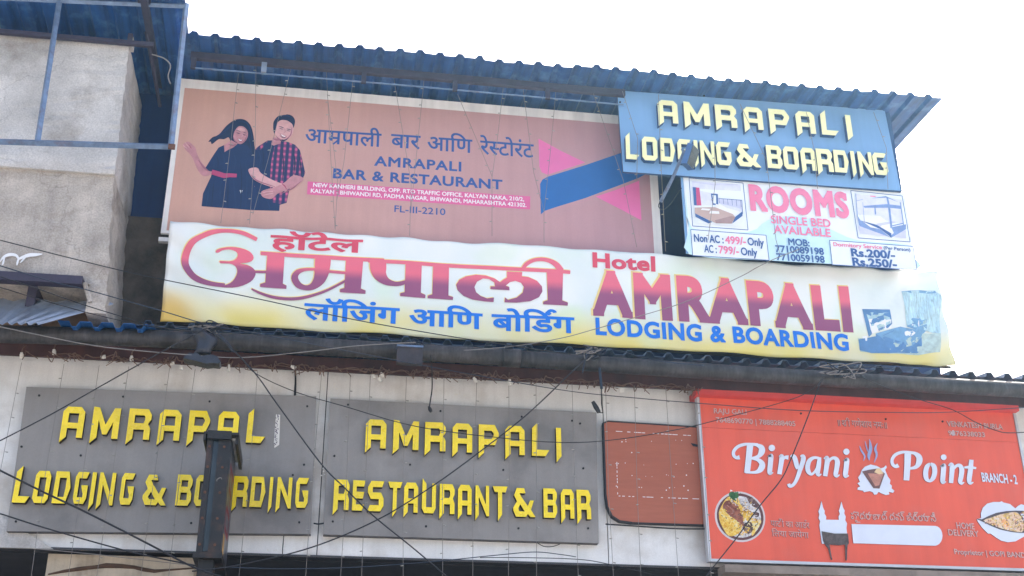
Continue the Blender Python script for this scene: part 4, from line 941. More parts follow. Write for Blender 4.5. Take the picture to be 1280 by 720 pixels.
b.box((xl - .026, YX - .012, zb_ - .026), (xl - .002, YX + .06, zt_), m_alu)
b.box((xr + .002, YX - .012, zb_ - .026), (xr + .026, YX + .06, zt_), m_alu)
b.box((xl - .001, YX - .012, zb_ - .026), (xr + .001, YX + .06, zb_ - .002), m_alu); b.build('edge_trim', rs)
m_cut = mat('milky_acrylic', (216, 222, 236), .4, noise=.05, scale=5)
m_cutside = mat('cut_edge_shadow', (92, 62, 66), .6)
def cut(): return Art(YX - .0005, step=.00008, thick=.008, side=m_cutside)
A = cut().zoom(900, 535, 6.4)
A.stroke([(240, 126, 52), (228, 240, 48), (214, 362, 46)], m_cut, 4)
A.stroke([(300, 134, 20), (250, 130, 18), (190, 134, 24), (140, 152, 26), (108, 188, 26), (108, 222, 26), (130, 240, 26), (155, 236, 36)], m_cut, 6)
A.stroke([(240, 135, 16), (290, 138, 24), (328, 160, 46), (330, 195, 50), (302, 230, 28), (244, 243, 14)], m_cut, 6)
A.stroke([(244, 246, 14), (300, 256, 28), (334, 290, 46), (322, 332, 46), (280, 356, 24), (200, 356, 16)], m_cut, 6)
def letter_i(A, x0, y0, x1, y1, wd, dx, dy, dr):
    A.stroke([(x0 - wd * .6, y0 + 14, 8), (x0 - wd * .1, y0 + 4, 22), (x0, y0 + 10, wd), ((x0 + x1) / 2, (y0 + y1) / 2, wd), (x1, y1 - 16, wd * .95), (x1 + wd * .15, y1 - 3, 22), (x1 + wd * .7, y1 - 12, 8)], m_cut, 4); A.disc((dx, dy), dr, m_cut)
letter_i(A, 405, 218, 395, 370, 40, 412, 162, 26)
A.stroke([(470, 232, 10), (488, 222, 24), (492, 240, 40), (484, 300, 38), (472, 372, 36)], m_cut, 4); A.stroke([(488, 275, 14), (512, 240, 24), (545, 238, 36)], m_cut, 4)
A.stroke([(560, 232, 10), (582, 224, 28), (598, 250, 38), (610, 300, 36), (618, 330, 26)], m_cut, 4)
A.stroke([(640, 228, 12), (660, 230, 36), (662, 262, 38), (640, 330, 36), (612, 410, 30), (585, 455, 26), (556, 468, 26), (546, 448, 26)], m_cut, 5)
A.stroke([(790, 244, 20), (750, 240, 24), (714, 262, 34), (698, 310, 38), (704, 350, 36), (728, 372, 22), (756, 350, 18), (782, 300, 16)], m_cut, 5)
A.stroke([(794, 236, 26), (786, 300, 38), (778, 360, 36), (788, 380, 22), (808, 370, 8)], m_cut, 4)
A.stroke([(828, 250, 10), (850, 236, 26), (856, 262, 40), (848, 320, 38), (838, 388, 36)], m_cut, 4)
A.stroke([(852, 300, 12), (884, 250, 22), (918, 244, 30), (936, 272, 40), (930, 330, 38), (922, 372, 36), (932, 388, 22), (954, 376, 8)], m_cut, 5)
letter_i(A, 1012, 250, 1000, 394, 40, 1008, 192, 25)
A.build('cut_out_name', rsf)
A = cut().zoom(1080, 550, 6.4)
A.stroke([(348, 98, 54), (344, 210, 50), (336, 325, 46)], m_cut, 4)
A.stroke([(390, 104, 20), (340, 98, 20), (290, 102, 24), (246, 122, 26), (222, 160, 26), (226, 196, 26), (250, 214, 26), (272, 204, 34)], m_cut, 6)
A.stroke([(346, 104, 16), (400, 108, 26), (436, 138, 46), (438, 178, 48), (412, 218, 30), (352, 232, 16)], m_cut, 6)
A.stroke([(527, 192, 22), (556, 212, 38), (562, 262, 40), (548, 308, 36), (522, 330, 22), (496, 310, 36), (490, 262, 40), (502, 214, 36), (527, 192, 22)], m_cut, 5)
letter_i(A, 634, 200, 626, 346, 40, 634, 140, 23)
A.stroke([(672, 208, 10), (694, 194, 26), (702, 220, 40), (698, 280, 38), (692, 346, 36)], m_cut, 4)
A.stroke([(700, 260, 12), (730, 214, 22), (760, 206, 30), (778, 236, 40), (774, 290, 38), (766, 330, 36), (776, 350, 22), (798, 340, 8)], m_cut, 5)
A.stroke([(856, 160, 34), (848, 240, 40), (838, 320, 38), (846, 348, 24), (872, 340, 8)], m_cut, 4); A.stroke([(798, 222, 14), (840, 220, 24), (894, 228, 16)], m_cut, 3)
A.build('cut_out_name', rsf)
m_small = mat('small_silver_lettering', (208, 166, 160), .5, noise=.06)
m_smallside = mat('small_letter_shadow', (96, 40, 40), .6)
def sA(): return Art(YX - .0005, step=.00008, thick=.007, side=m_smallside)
line(rsu, 'small_lettering', sA, 'RAJU GALI', (892.4, 516.8), (933, 518.6), 6, m_small, .022)
line(rsu, 'small_lettering', sA, '7648690770 | 7888288405', (895, 528), (994, 533), 6, m_small, .022)
line(rsu, 'small_lettering', sA, deva(['॥', ' ', 'श', 'RA', 'ी', ' ', 'गणेशाय', ' ', 'नमः', ' ', '॥']), (1047.8, 532.6), (1109, 536), 7.5, m_small, capref='प')
line(rsu, 'small_lettering', sA, 'VENKATESH BURLA', (1184, 533), (1253.4, 537.2), 6.3, m_small, .022)
line(rsu, 'small_lettering', sA, '9876338033', (1185.5, 544.3), (1231, 546.6), 5.6, m_small, .022)
line(rsf, 'small_lettering', sA, 'BRANCH - 2', (1227.8, 602), (1271.5, 605.2), 10.5, m_cut, .03)
line(rsf, 'small_lettering', sA, deva(['पाट', 'REPH', 'ी', ' ', 'का', ' ', 'आड', 'REPH', 'र']), (963.5, 658), (1012, 660.8), 7, m_small, capref='प')
line(rsf, 'small_lettering', sA, deva(['िलया', ' ', 'जायेगा']), (965, 670.5), (1011, 673), 7, m_small, capref='प')
line(rsf, 'small_lettering', sA, 'హైదరాబాద్ దమ్ బిర్యానీ', (1063.8, 649), (1170, 652.2), 9.5, m_small, .012, capref='ద')
line(rsf, 'small_lettering', sA, 'HOME', (1195.8, 660.5), (1218, 662), 7.2, m_small, .018)
line(rsf, 'small_lettering', sA, 'DELIVERY', (1185.5, 669.2), (1223.3, 671.3), 7.2, m_small, .018)
line(rsf, 'small_lettering', sA, 'Proprietor | GOPI BAND', (1193, 692.7), (1281.6, 697.4), 6.2, m_small, .022)
A = sA(); A.disc((1191, 541.5), 2.2, m_cut, 3.4)
A.build('acrylic_fleck', rsf)
A = cut()
A.poly([(1063.8, 655.3), (1168, 657.6)] + [(1168 + 9.6 * math.sin(a), 670 - 12.4 * math.cos(a)) for a in [k * math.pi / 10 for k in range(1, 10)]] + [(1168, 682.5), (1066.2, 679.3)], m_cut)
A.build('blank_label', rsf)
A = cut().zoom(870, 580, 3.122)
A.poly([(490, 312), (484, 270), (480, 240), (483, 225), (477, 212), (480, 198), (476, 186), (482, 172), (488, 145), (495, 172), (501, 184), (500, 194), (507, 206), (506, 218), (556, 219), (555, 206), (560, 196), (556, 184), (560, 172), (566, 147), (573, 172), (579, 182), (577, 194), (583, 206), (581, 220), (588, 232), (586, 250), (592, 312)], m_cut); A.build('monument_cut_out', rsf)
A = Art(YX - .010, step=.0004, thick=.006).zoom(870, 580, 3.122)
m_rag = mat('grey_torn_cloth', (92, 84, 84), .9, noise=.35, scale=30, bump=.4, bscale=40)
A.poly([(490, 263), (540, 272), (592, 272), (596, 310), (590, 318), (588, 376), (583, 376), (581, 315), (555, 318), (520, 315), (531, 374), (527, 375), (515, 330), (505, 318), (496, 300)], m_rag)
A.stroke([(492, 266, 3), (520, 290, 8), (592, 295, 4)], m_rag, 4); A.stroke([(500, 300, 3), (540, 308, 8), (594, 306, 4)], m_rag, 4)
A.build('torn_cloth', rsf)
# logo: steaming bowl on a leaf crown
m_steam = mat('steam_blue_print', (146, 164, 206), .5, noise=.08); m_bowl = mat('brown_bowl_print', (112, 78, 76), .5, noise=.25, scale=30); m_bowl2 = mat('copper_bowl_print', (186, 128, 112), .5, noise=.2, scale=30)
A = cut().zoom(1010, 540, 4.5)
A.poly([(300, 216), (318, 196), (350, 184), (385, 192), (408, 206), (425, 200), (436, 188), (442, 200), (432, 214), (446, 250), (462, 272), (458, 292), (470, 304), (468, 318), (484, 332), (476, 344), (452, 338), (456, 352), (436, 356), (410, 346), (395, 338), (385, 352), (370, 354), (362, 340), (345, 334), (312, 340), (308, 332), (276, 326), (278, 314), (292, 308), (276, 290), (290, 282), (280, 258), (292, 240)], m_cut)
A.build('leaf_crown_emblem', rsf)
A = Art(YX - .0115, step=.0003, thick=.001).zoom(1010, 540, 4.5)
A.poly([(304, 222), (345, 212), (395, 205), (432, 234), (402, 318), (368, 316)], m_bowl); A.poly([(335, 232), (425, 236), (400, 300), (378, 305)], m_bowl2); A.poly([(385, 208), (405, 204), (425, 234), (400, 238), (372, 226)], mat('sand_print', (226, 196, 150), .5, noise=.1))
for s_ in ([(290, 78, 2), (300, 105, 9), (318, 135, 9), (312, 162, 3)], [(345, 40, 2), (352, 90, 18), (342, 135, 16), (345, 160, 3)], [(390, 62, 2), (378, 95, 13), (386, 130, 11), (372, 172, 3)], [(320, 52, 2), (328, 85, 6), (336, 110, 3)]): A.stroke(s_, m_steam, 6)
A.build('steaming_bowl_emblem', rsf)
# food pictures
def food(nm, cols, sc, seedv):
    m = bpy.data.materials.new(nm); m.use_nodes = True; n = m.node_tree; L = n.links
    g = n.nodes.new('ShaderNodeNewGeometry'); v = n.nodes.new('ShaderNodeTexVoronoi'); v.inputs['Scale'].default_value = sc; L.new(g.outputs['Position'], v.inputs['Vector'])
    nz = n.nodes.new('ShaderNodeTexNoise'); nz.inputs['Scale'].default_value = 8 + seedv; nz.inputs['Detail'].default_value = 4; L.new(g.outputs['Position'], nz.inputs['Vector'])
    ad = n.nodes.new('ShaderNodeMath'); ad.operation = 'MULTIPLY_ADD'; ad.inputs[1].default_value = .45; L.new(v.outputs['Color'], ad.inputs[0]); L.new(nz.outputs['Fac'], ad.inputs[2])
    cr = n.nodes.new('ShaderNodeValToRGB'); L.new(ad.outputs[0], cr.inputs['Fac']); e = cr.color_ramp.elements
    while len(e) < len(cols): e.new(.5)
    for i, (p, c) in enumerate(cols): e[i].position = p; e[i].color = (*lin(c), 1)
    L.new(cr.outputs[0], n.nodes['Principled BSDF'].inputs['Base Color']); n.nodes['Principled BSDF'].inputs['Roughness'].default_value = .5
    return m
m_yrice = food('yellow_rice_print', [(.3, (112, 66, 40)), (.5, (214, 158, 52)), (.75, (238, 200, 84)), (.95, (236, 222, 168))], 70, 1)
m_wrice = food('white_rice_print', [(.35, (110, 92, 84)), (.55, (178, 170, 168)), (.85, (226, 222, 222))], 80, 2)
m_meat = food('braised_meat_print', [(.3, (56, 30, 30)), (.6, (128, 68, 54)), (.9, (176, 108, 84))], 30, 3)
m_onion = food('fried_onion_print', [(.35, (40, 26, 30)), (.7, (92, 62, 58)), (.95, (150, 120, 110))], 60, 4)
m_leafg = food('herb_print', [(.35, (28, 66, 44)), (.8, (70, 128, 76))], 60, 5)
m_mix = food('mixed_rice_print', [(.3, (150, 86, 66)), (.5, (216, 164, 130)), (.7, (236, 208, 178)), (.95, (196, 160, 96))], 62, 6)
m_g1 = mat('saffron_grain_print', (236, 190, 66), .5, noise=.1); m_g2 = mat('pale_grain_print', (224, 218, 214), .5, noise=.08); m_g3 = mat('light_yellow_grain_print', (242, 216, 120), .5, noise=.08)
A = Art(YX - .0008, step=.00004).zoom(880, 600, 8)
def ell(cx, cy, rx, ry, rot, m, n=36):
    A.poly([(cx + rx * math.cos(t) * math.cos(rot) - ry * math.sin(t) * math.sin(rot), cy + rx * math.cos(t) * math.sin(rot) + ry * math.sin(t) * math.cos(rot)) for t in [2 * math.pi * k / n for k in range(n)]], m)
ell(360, 368, 262, 244, .8, mat('plate_rim_print', (206, 196, 196), .5, noise=.05)); ell(362, 368, 242, 226, .8, mat('plate_brown_print', (96, 56, 56), .5, noise=.1)); ell(362, 368, 216, 200, .8, m_wrice)
A.poly([(160, 290), (240, 170), (340, 180), (370, 250), (480, 320), (470, 370), (400, 400), (360, 520), (250, 560), (170, 440), (150, 360)], m_yrice, 4)
A.poly([(420, 380), (520, 390), (572, 410), (540, 480), (480, 560), (470, 470)], m_yrice, 4)
A.poly([(430, 180), (480, 170), (545, 250), (530, 280), (470, 250)], m_onion, 3); A.poly([(395, 440), (470, 420), (490, 500), (440, 540), (395, 500)], m_onion, 3); A.poly([(490, 320), (550, 330), (540, 370), (500, 360)], m_onion, 3)
A.poly([(190, 250), (220, 210), (280, 205), (330, 250), (370, 320), (390, 400), (400, 470), (370, 440), (320, 400), (250, 350), (195, 290)], m_meat, 4)
A.poly([(250, 130), (290, 118), (345, 150), (330, 190), (310, 215), (280, 190), (255, 165)], m_leafg, 2)
r_ = random.Random(21)
for k in range(260):
    a_, d_ = r_.uniform(0, 6.283), 195 * math.sqrt(r_.random()); x, y = 362 + d_ * math.cos(a_), 368 + d_ * math.sin(a_) * .96
    yl = (x - 362) * .75 - (y - 368) * .66 < 40
    if 200 < x < 400 and abs((y - 320) - (x - 290) * 1.15) < 62: mm = r_.choice((m_meat, m_onion, m_bowl2))
    else: mm = r_.choice((m_yrice, m_g1, m_g1, m_g3, m_onion)) if yl else r_.choice((m_wrice, m_g2, m_g2, m_onion, m_g1))
    t_ = r_.uniform(0, 3.14); l_ = r_.uniform(8, 17); A.stroke([(x - l_ * math.cos(t_), y - l_ * math.sin(t_), 2), (x, y, r_.uniform(5, 10)), (x + l_ * math.cos(t_), y + l_ * math.sin(t_), 2)], mm, 2)
for k in range(26):
    x, y = 300 + r_.gauss(0, 24), 150 + r_.gauss(0, 20); A.stroke([(x, y, 2), (x + r_.gauss(0, 9), y + r_.gauss(0, 9), 9), (x + r_.gauss(0, 14), y + r_.gauss(0, 14), 2)], m_leafg, 2)
A.poly([(255, 118), (262, 100), (285, 114)], m_whiteprint)
A.build('biryani_plate_picture', rsf)
A = cut().zoom(1180, 610, 7.2)
A.poly([(330, 272), (328, 230), (345, 180), (385, 142), (440, 128), (500, 128), (515, 120), (530, 132), (590, 146), (638, 186), (660, 164), (690, 148), (735, 160), (745, 172), (745, 400), (715, 440), (640, 482), (570, 490), (510, 476), (465, 448), (415, 412), (392, 412), (340, 360), (300, 305), (292, 284)], m_cut)
A.build('heart_cut_out', rsf)
A = Art(YX - .0115, step=.00004, thick=.001).zoom(1180, 610, 7.2)
m_lf = mat('dark_leaf_boat_print', (82, 72, 80), .5, noise=.15, scale=20)
A.poly([(290, 277), (340, 282), (400, 252), (470, 224), (560, 208), (640, 204), (745, 206), (745, 404), (690, 404), (600, 394), (500, 372), (420, 338), (350, 304)], m_lf)
A.poly([(354, 294), (420, 268), (500, 240), (590, 222), (645, 216), (680, 240), (712, 300), (716, 360), (700, 398), (610, 386), (520, 366), (440, 334)], m_mix, 2)
A.poly([(515, 300), (545, 280), (585, 320), (575, 350), (535, 345)], food('orange_print', [(.4, (222, 140, 92)), (.8, (240, 184, 130))], 30, 8), 3); A.poly([(690, 235), (740, 215), (740, 300), (720, 290)], m_cut)
r_ = random.Random(33)
for k in range(150):
    x, y = r_.uniform(370, 735), r_.uniform(218, 392)
    if abs(y - 308) > (x - 345) * .30: continue
    t_ = r_.uniform(0, 3.14); l_ = r_.uniform(7, 14); A.stroke([(x - l_ * math.cos(t_), y - l_ * math.sin(t_), 2), (x, y, r_.uniform(5, 9)), (x + l_ * math.cos(t_), y + l_ * math.sin(t_), 2)], r_.choice((m_g2, m_g3, m_meat, m_bowl2, m_g1, m_onion)), 2)
A.build('leaf_boat_picture', rsf)
screws(rs, [(1001, 499 + 18), (1107, 506 + 18), (1178, 509 + 18)], YX)

# ------------------------------------------------------------------ blank brown board
YK = 10.13
bb = thing('blank_board', tuple(at(820, 655, YK)), 'blank red-brown board with rounded lower corner and peeled tape lines', 'board')
m_bb = mat('faded_brown_board', (168, 96, 74), .6, noise=.07, scale=4, stretch=(1, 1, 14), dirt=(158, 86, 66), dirt_amt=.4, dirt_scale=2)
q = [at(*p, YK) for p in [(754, 529), (757, 618), (759, 633), (765, 645), (775, 651.5), (790, 653.5), (905, 657), (905, 536), (760, 526.5)]]
lp = [(p.x, p.z) for p in q]
b = MB(); b.quadprism(lp, YK, YK + .069, m_bb, m_greyedge); b.build('panel', bb)
b = MB(); b.tube([Vector((x, YK + .004, z)) for x, z in lp[5::-1] + []] + [], .012, m_black, 6); b.tube([Vector((x, YK + .004, z)) for x, z in [lp[0], lp[8], lp[7]]], .009, m_black, 6); b.tube([Vector((x, YK + .004, z)) for x, z in [lp[5], lp[6]]], .009, m_black, 6); b.build('rubber_edge', bb)
A = Art(YK - .001, step=.0001)
r_ = random.Random(11)
def dashes(x0, y0, x1, y1, n):
    for k in range(n):
        if r_.random() < .22: continue
        f = (k + r_.uniform(.0, .3)) / n; g = min(1, f + r_.uniform(.4, 1.0) / n)
        A.stroke([(x0 + (x1 - x0) * f, y0 + (y1 - y0) * f, .8), (x0 + (x1 - x0) * g, y0 + (y1 - y0) * g, .8)], m_smear, 1)
dashes(769, 539, 872, 545, 22); dashes(771, 577, 772, 618, 12); dashes(772, 620, 878, 624, 24)
for k in range(30):
    x, y = r_.uniform(768, 870), r_.choice([551, 566, 580, 595, 597, 609, 612]) + r_.uniform(-1.5, 1.5); A.disc((x, y), r_.uniform(.35, .9), m_smear, n=6)
A.poly([(863, 554), (872, 556), (872, 559), (866, 558)], m_black)
A.build('tape_residue', bb)['kind'] = 'stuff'

# ------------------------------------------------------------------ projecting sign box
ps = thing('projecting_sign', (-.81, 9.75, 3.68), 'blackened projecting sign box with faded red lettering on its side', 'projecting sign')
X0, X1 = at(252, 620, 9.35).x, at(282.5, 620, 9.35).x; zt_ = at(265, 544, 9.35).z; zb_ = at(262, 690, 9.35).z; YQ0, YQ1 = 9.35, 10.05
m_pane = mat('dark_glass_pane', (44, 52, 58), .15, noise=.3, scale=5, streak=.3)
m_side = mat('grimy_sign_face', (64, 68, 78), .35, noise=.2, scale=4, streak=.15)
for xa, xb in ((X0, X0 + .045), (X1 - .095, X1)):
    b = MB(); b.box((xa, YQ0, zb_), (xb, YQ0 + .04, zt_), m_blackmet); b.build('front_post', ps)
b = MB(); b.box((X0 + .046, YQ0 + .015, zb_ + .01), (X1 - .096, YQ0 + .03, zt_), m_pane); b.build('front_pane', ps)
b = MB(); b.box((X0 + .005, YQ0 + .041, zb_ + .005), (X1 - .01, YQ1, zt_ - .005), m_blackmet); b.build('box', ps)
b = MB(); b.box((X1 - .009, YQ0 + .06, zb_ + .03), (X1 + .002, YQ1 - .02, zt_ - .03), m_side); psf = b.build('side_face', ps)
b = MB(); b.box((X0 - .03, YQ0 - .03, zt_ + .001), (X1 + .055, YQ1, zt_ + .02), m_blackmet); b.box((X1 + .03, YQ0 + .01, zt_ - .06), (X1 + .055, YQ1, zt_), m_blackmet); b.box((X0 - .03, YQ0 - .03, zt_ - .05), (X0 - .012, YQ1, zt_), m_blackmet); b.box((X0 - .0, YQ0 - .032, zt_ - .035), (X1, YQ0 - .012, zt_ + .03), m_blackmet); b.build('rain_cap', ps)
b = MB(); b.box((X1 + .003, YQ0 + .05, zt_ - .02), (X1 + .029, YQ1 - .06, zt_ - .002), m_white); b.build('white_strip', ps)  # plain white strip beside the cap flange
b = MB(); b.box((X0 - .02, YQ0 - .01, zb_ - .045), (X1 + .01, YQ1, zb_ - .001), m_blackmet); b.build('bottom_frame', ps)
b = MB(); b.box((X1 + .0025, YQ0 + .075, zb_ + .02), (X1 + .006, YQ0 + .20, zb_ + .16), mat('tan_patch', (176, 140, 92), .8, noise=.25, scale=14)); b.build('worn_patch', psf)
b = MB(); b.box((X0 + .02, YQ0 + .05, zb_ - .9), (X1 - .05, YQ0 + .25, zb_ - .046), m_blackmet); b.build('support_post', ps)
b = MB(); b.box((X0 + .05, YQ1 + .001, zt_ - .25), (X1 - .05, 10.199, zt_ - .15), m_blackmet); b.box((X0 + .05, YQ1 + .001, zb_ + .05), (X1 - .05, 10.199, zb_ + .12), m_blackmet); b.build('wall_bracket', ps)
b = MB()
for zz in (.06, .28, .5, .72, .9):
    for xx in (X0 + .022, X1 - .048): b.tube([(xx, YQ0 - .008, zb_ + (zt_ - zb_) * zz), (xx, YQ0 + .002, zb_ + (zt_ - zb_) * zz)], .011, mat('rusty_bolt', (96, 62, 46), .8, noise=.3, scale=30), 6)
b.build('bolt_row', ps)['kind'] = 'stuff'
b = MB(); r_ = random.Random(2); b.tube(catmull([(X0 + .10 + .012 * math.sin(k * 1.7), YQ0 + .010, zb_ + .06 + k * .07) for k in range(10)], 4), .004, m_wire, 5); b.tube(catmull([(X0 + .12, YQ0 + .012, zb_ + .52), (X0 + .1, YQ0 - .0, zb_ + .55), (X0 + .13, YQ0 + .0, zb_ + .57), (X0 + .15, YQ0 + .012, zb_ + .52)], 4), .004, m_wire, 5); b.build('loose_lead', ps)
m_redl = mat('faded_red_lettering', (128, 44, 56), .5, noise=.25, scale=20)
b = MB(); zc = (zt_ + zb_) / 2; rx = X1 + .0035
def sstroke(pts, wd):
    for (y0, z0), (y1, z1) in zip(pts[:-1], pts[1:]):
        d = Vector((y1 - y0, z1 - z0)); n_ = Vector((-d.y, d.x)).normalized() * wd / 2
        b.add([(rx, y0 + n_.x, z0 + n_.y), (rx, y1 + n_.x, z1 + n_.y), (rx, y1 - n_.x, z1 - n_.y), (rx, y0 - n_.x, z0 - n_.y)], [(0, 1, 2, 3)], m_redl)
ya, yb_ = YQ0 + .12, YQ1 - .1
sstroke([(ya, zt_ - .2), (yb_, zt_ - .2)], .05)
sstroke([(ya + .08, zt_ - .23), (ya + .08, zt_ - .36), (yb_ - .1, zt_ - .36)], .045); sstroke([(ya + .3, zt_ - .23), (ya + .3, zt_ - .45)], .05)
sstroke([(ya, zb_ + .2), (ya, zb_ + .38)], .05); sstroke([(ya + .026, zb_ + .38), (yb_ - .1, zb_ + .38)], .05); sstroke([(yb_ - .1, zb_ + .35), (yb_ - .1, zb_ + .2)], .05); sstroke([(ya + .026, zb_ + .22), (yb_ - .13, zb_ + .22)], .05)
b.build('side_lettering', psf)

# ------------------------------------------------------------------ lamps
fl1 = thing('flood_lamp', tuple(at(826, 250, 9.7)), 'blue-grey flood lamp on a long slanting arm in front of the blue signboard', 'flood lamp')
b = MB(); b.tube([at(826, 252, 9.75), at(841, 222, 9.55), at(855, 190, 9.32)], [.018, .016, .016], m_steelblue, 8); b.build('arm', fl1)
b = MB(); b.tube(catmull([tuple(at(826, 250, 9.74)), tuple(at(823, 258, 9.74)), tuple(at(829, 262, 9.75)), tuple(at(838, 255, 9.72)), tuple(at(852, 235, 9.7))], 5), .004, m_bluecable, 5); b.build('lamp_lead', fl1)
b = MB(); c_ = at(863, 196, 9.26)
ax = Vector((.62, -.55, -.35)).normalized(); sx = ax.cross(Vector((0, 0, 1))).normalized(); sy = sx.cross(ax)
def obox(mb, c, hx, hy, hz, m, tap=1.0):
    vs = []
    for k, s in ((-1, 1.0), (1, tap)):
        for i, j in ((-1, -1), (1, -1), (1, 1), (-1, 1)): vs.append(c + sx * hx * i * s + sy * hy * j * s + ax * hz * k)
    mb.add(vs, [(3, 2, 1, 0), (4, 5, 6, 7), (0, 1, 5, 4), (1, 2, 6, 5), (2, 3, 7, 6), (3, 0, 4, 7)], m)
obox(b, c_, .075, .105, .028, mat('slate_blue_lamp_body', (70, 104, 148), .4, metal=.3, noise=.1), .92); lhd = b.build('lamp_head', fl1)
b = MB(); obox(b, c_ + ax * .03, .066, .092, .003, m_pane); b.build('lamp_glass', lhd)
b = MB(); p0 = at(855, 190, 9.32); b.tube([c_ - sx * .085 - ax * .02, p0 - sx * .06, p0 + sx * .05, c_ + sx * .085 - ax * .02], .008, m_steelblue, 6); b.build('yoke', fl1)
# bagged flood lamp above the left sign
fl2 = thing('bagged_lamp', tuple(at(255, 455, 9.5)), 'old flood lamp hanging under the gutter wrapped in grey plastic', 'flood lamp')
m_bag = mat('grey_plastic_wrap', (44, 46, 56), .35, noise=.3, scale=10, bump=.5, bscale=14)
b = MB(); rings = []
prof = [(246, 412, 5), (250, 417, 8), (258, 424, 11), (259, 430, 10), (255, 437, 8), (253, 443, 9)]
for x, y, r0 in prof:
    c_ = at(x, y, 9.48); rings.append([c_ + Vector((math.cos(a) * r0 / 140 * (1 + .25 * math.sin(3 * a + y)), math.sin(a) * .05 * (1 + .3 * math.sin(2 * a + y)), .012 * math.sin(4 * a + y))) for a in [2 * math.pi * k / 14 for k in range(14)]])
vs = [v for g in rings for v in g]; b.add(vs, [(i * 14 + k, i * 14 + (k + 1) % 14, (i + 1) * 14 + (k + 1) % 14, (i + 1) * 14 + k) for i in range(len(prof) - 1) for k in range(14)] + [tuple(range(14)), tuple(range(70, 84))], m_bag); b.build('plastic_wrap', fl2, smooth=True)
b = MB(); P_ = [(229, 447.5), (233, 443), (237, 440.5), (241, 442), (246, 441), (252, 445), (258, 443.5), (266, 443), (272, 446), (276, 452), (274, 454.5), (266, 453.5), (258, 454.5), (245, 451)]
lo = [at(x, y, 9.40) for x, y in P_]; hi = [v + Vector((0, .11, -.004)) for v in lo]; n = len(P_)
b.add(lo + hi, [tuple(range(n)), tuple(range(n, 2 * n))] + [(i, (i + 1) % n, n + (i + 1) % n, n + i) for i in range(n)], m_bag); b.build('lamp_shade', fl2)
# small box lamp under the gutter in the middle
fl3 = thing('box_lamp', tuple(at(512, 453, 9.5)), 'square dark box lamp fixed to the gutter above the middle signboard', 'flood lamp')
a, c = at(496.5, 433, 9.52), at(528, 454.5, 9.52)
b = MB(); b.box((a.x, 9.52, c.z), (c.x, 9.585, a.z), mat('rust_grey_lamp_body', (52, 48, 54), .6, noise=.3, scale=14, dirt=(84, 60, 52), dirt_amt=.6, dirt_scale=8)); b.build('body', fl3)
b = MB(); b.box((a.x - .003, 9.505, a.z - .001), (c.x + .003, 9.59, a.z + .014), m_steelblue); b.build('top_lip', fl3)
b = MB(); b.tube([Vector((a.x + .005, 9.58, a.z)), Vector((a.x + .005, 9.6, a.z + .06)), Vector((c.x - .005, 9.6, a.z + .06)), Vector((c.x - .005, 9.58, a.z))], .006, m_bluecable, 5)
for k in range(4): b.tube(catmull([tuple(Vector((a.x + .06, 9.6, a.z + .01))), tuple(Vector((a.x + .08 + .02 * k, 9.57, a.z + .07 + .01 * k))), tuple(Vector((a.x + .15 + .03 * k, 9.6, a.z + .03 + .02 * (k % 2))))], 5), .004, m_bluecable, 4)
b.build('bracket', fl3)
# black hanging lamp holder beside the brown board
hl = thing('hanging_holder', tuple(at(746, 506, 9.9)), 'black bulb holder dangling beside the brown board on two straight leads', 'lamp holder')
b = MB(); b.tube([at(741, 502, 9.9), at(745, 509, 9.9), at(749, 515.5, 9.9)], [.016, .022, .018], m_black, 8); b.build('holder', hl)
b = MB(); b.tube([at(747.5, 448, 9.62), at(749.5, 462, 9.62), at(752, 486, 9.62)], .012, m_bluecable, 6); b.tube([at(752, 486, 9.62), at(752, 505, 9.75), at(753.5, 516, 9.88), at(749, 515.5, 9.9)], .005, m_black, 5); b.build('lead', hl)
# dangling plug lead
pl = thing('dangling_lead', tuple(at(538, 513, 9.85)), 'thin black lead dangling over the middle signboard with a small plug', 'cable')
b = MB(); b.tube(catmull([tuple(at(x, y, 9.62 if y < 450 else 9.85)) for x, y in ((538, 434), (539, 448), (540, 468), (540, 486), (538, 500), (536.5, 510))], 5), .006, m_black, 5); b.build('lead', pl)
b = MB(); b.tube([at(536, 508, 9.85), at(537.5, 512, 9.85), at(539, 515, 9.85)], [.01, .018, .012], m_black, 7); b.build('plug', pl)

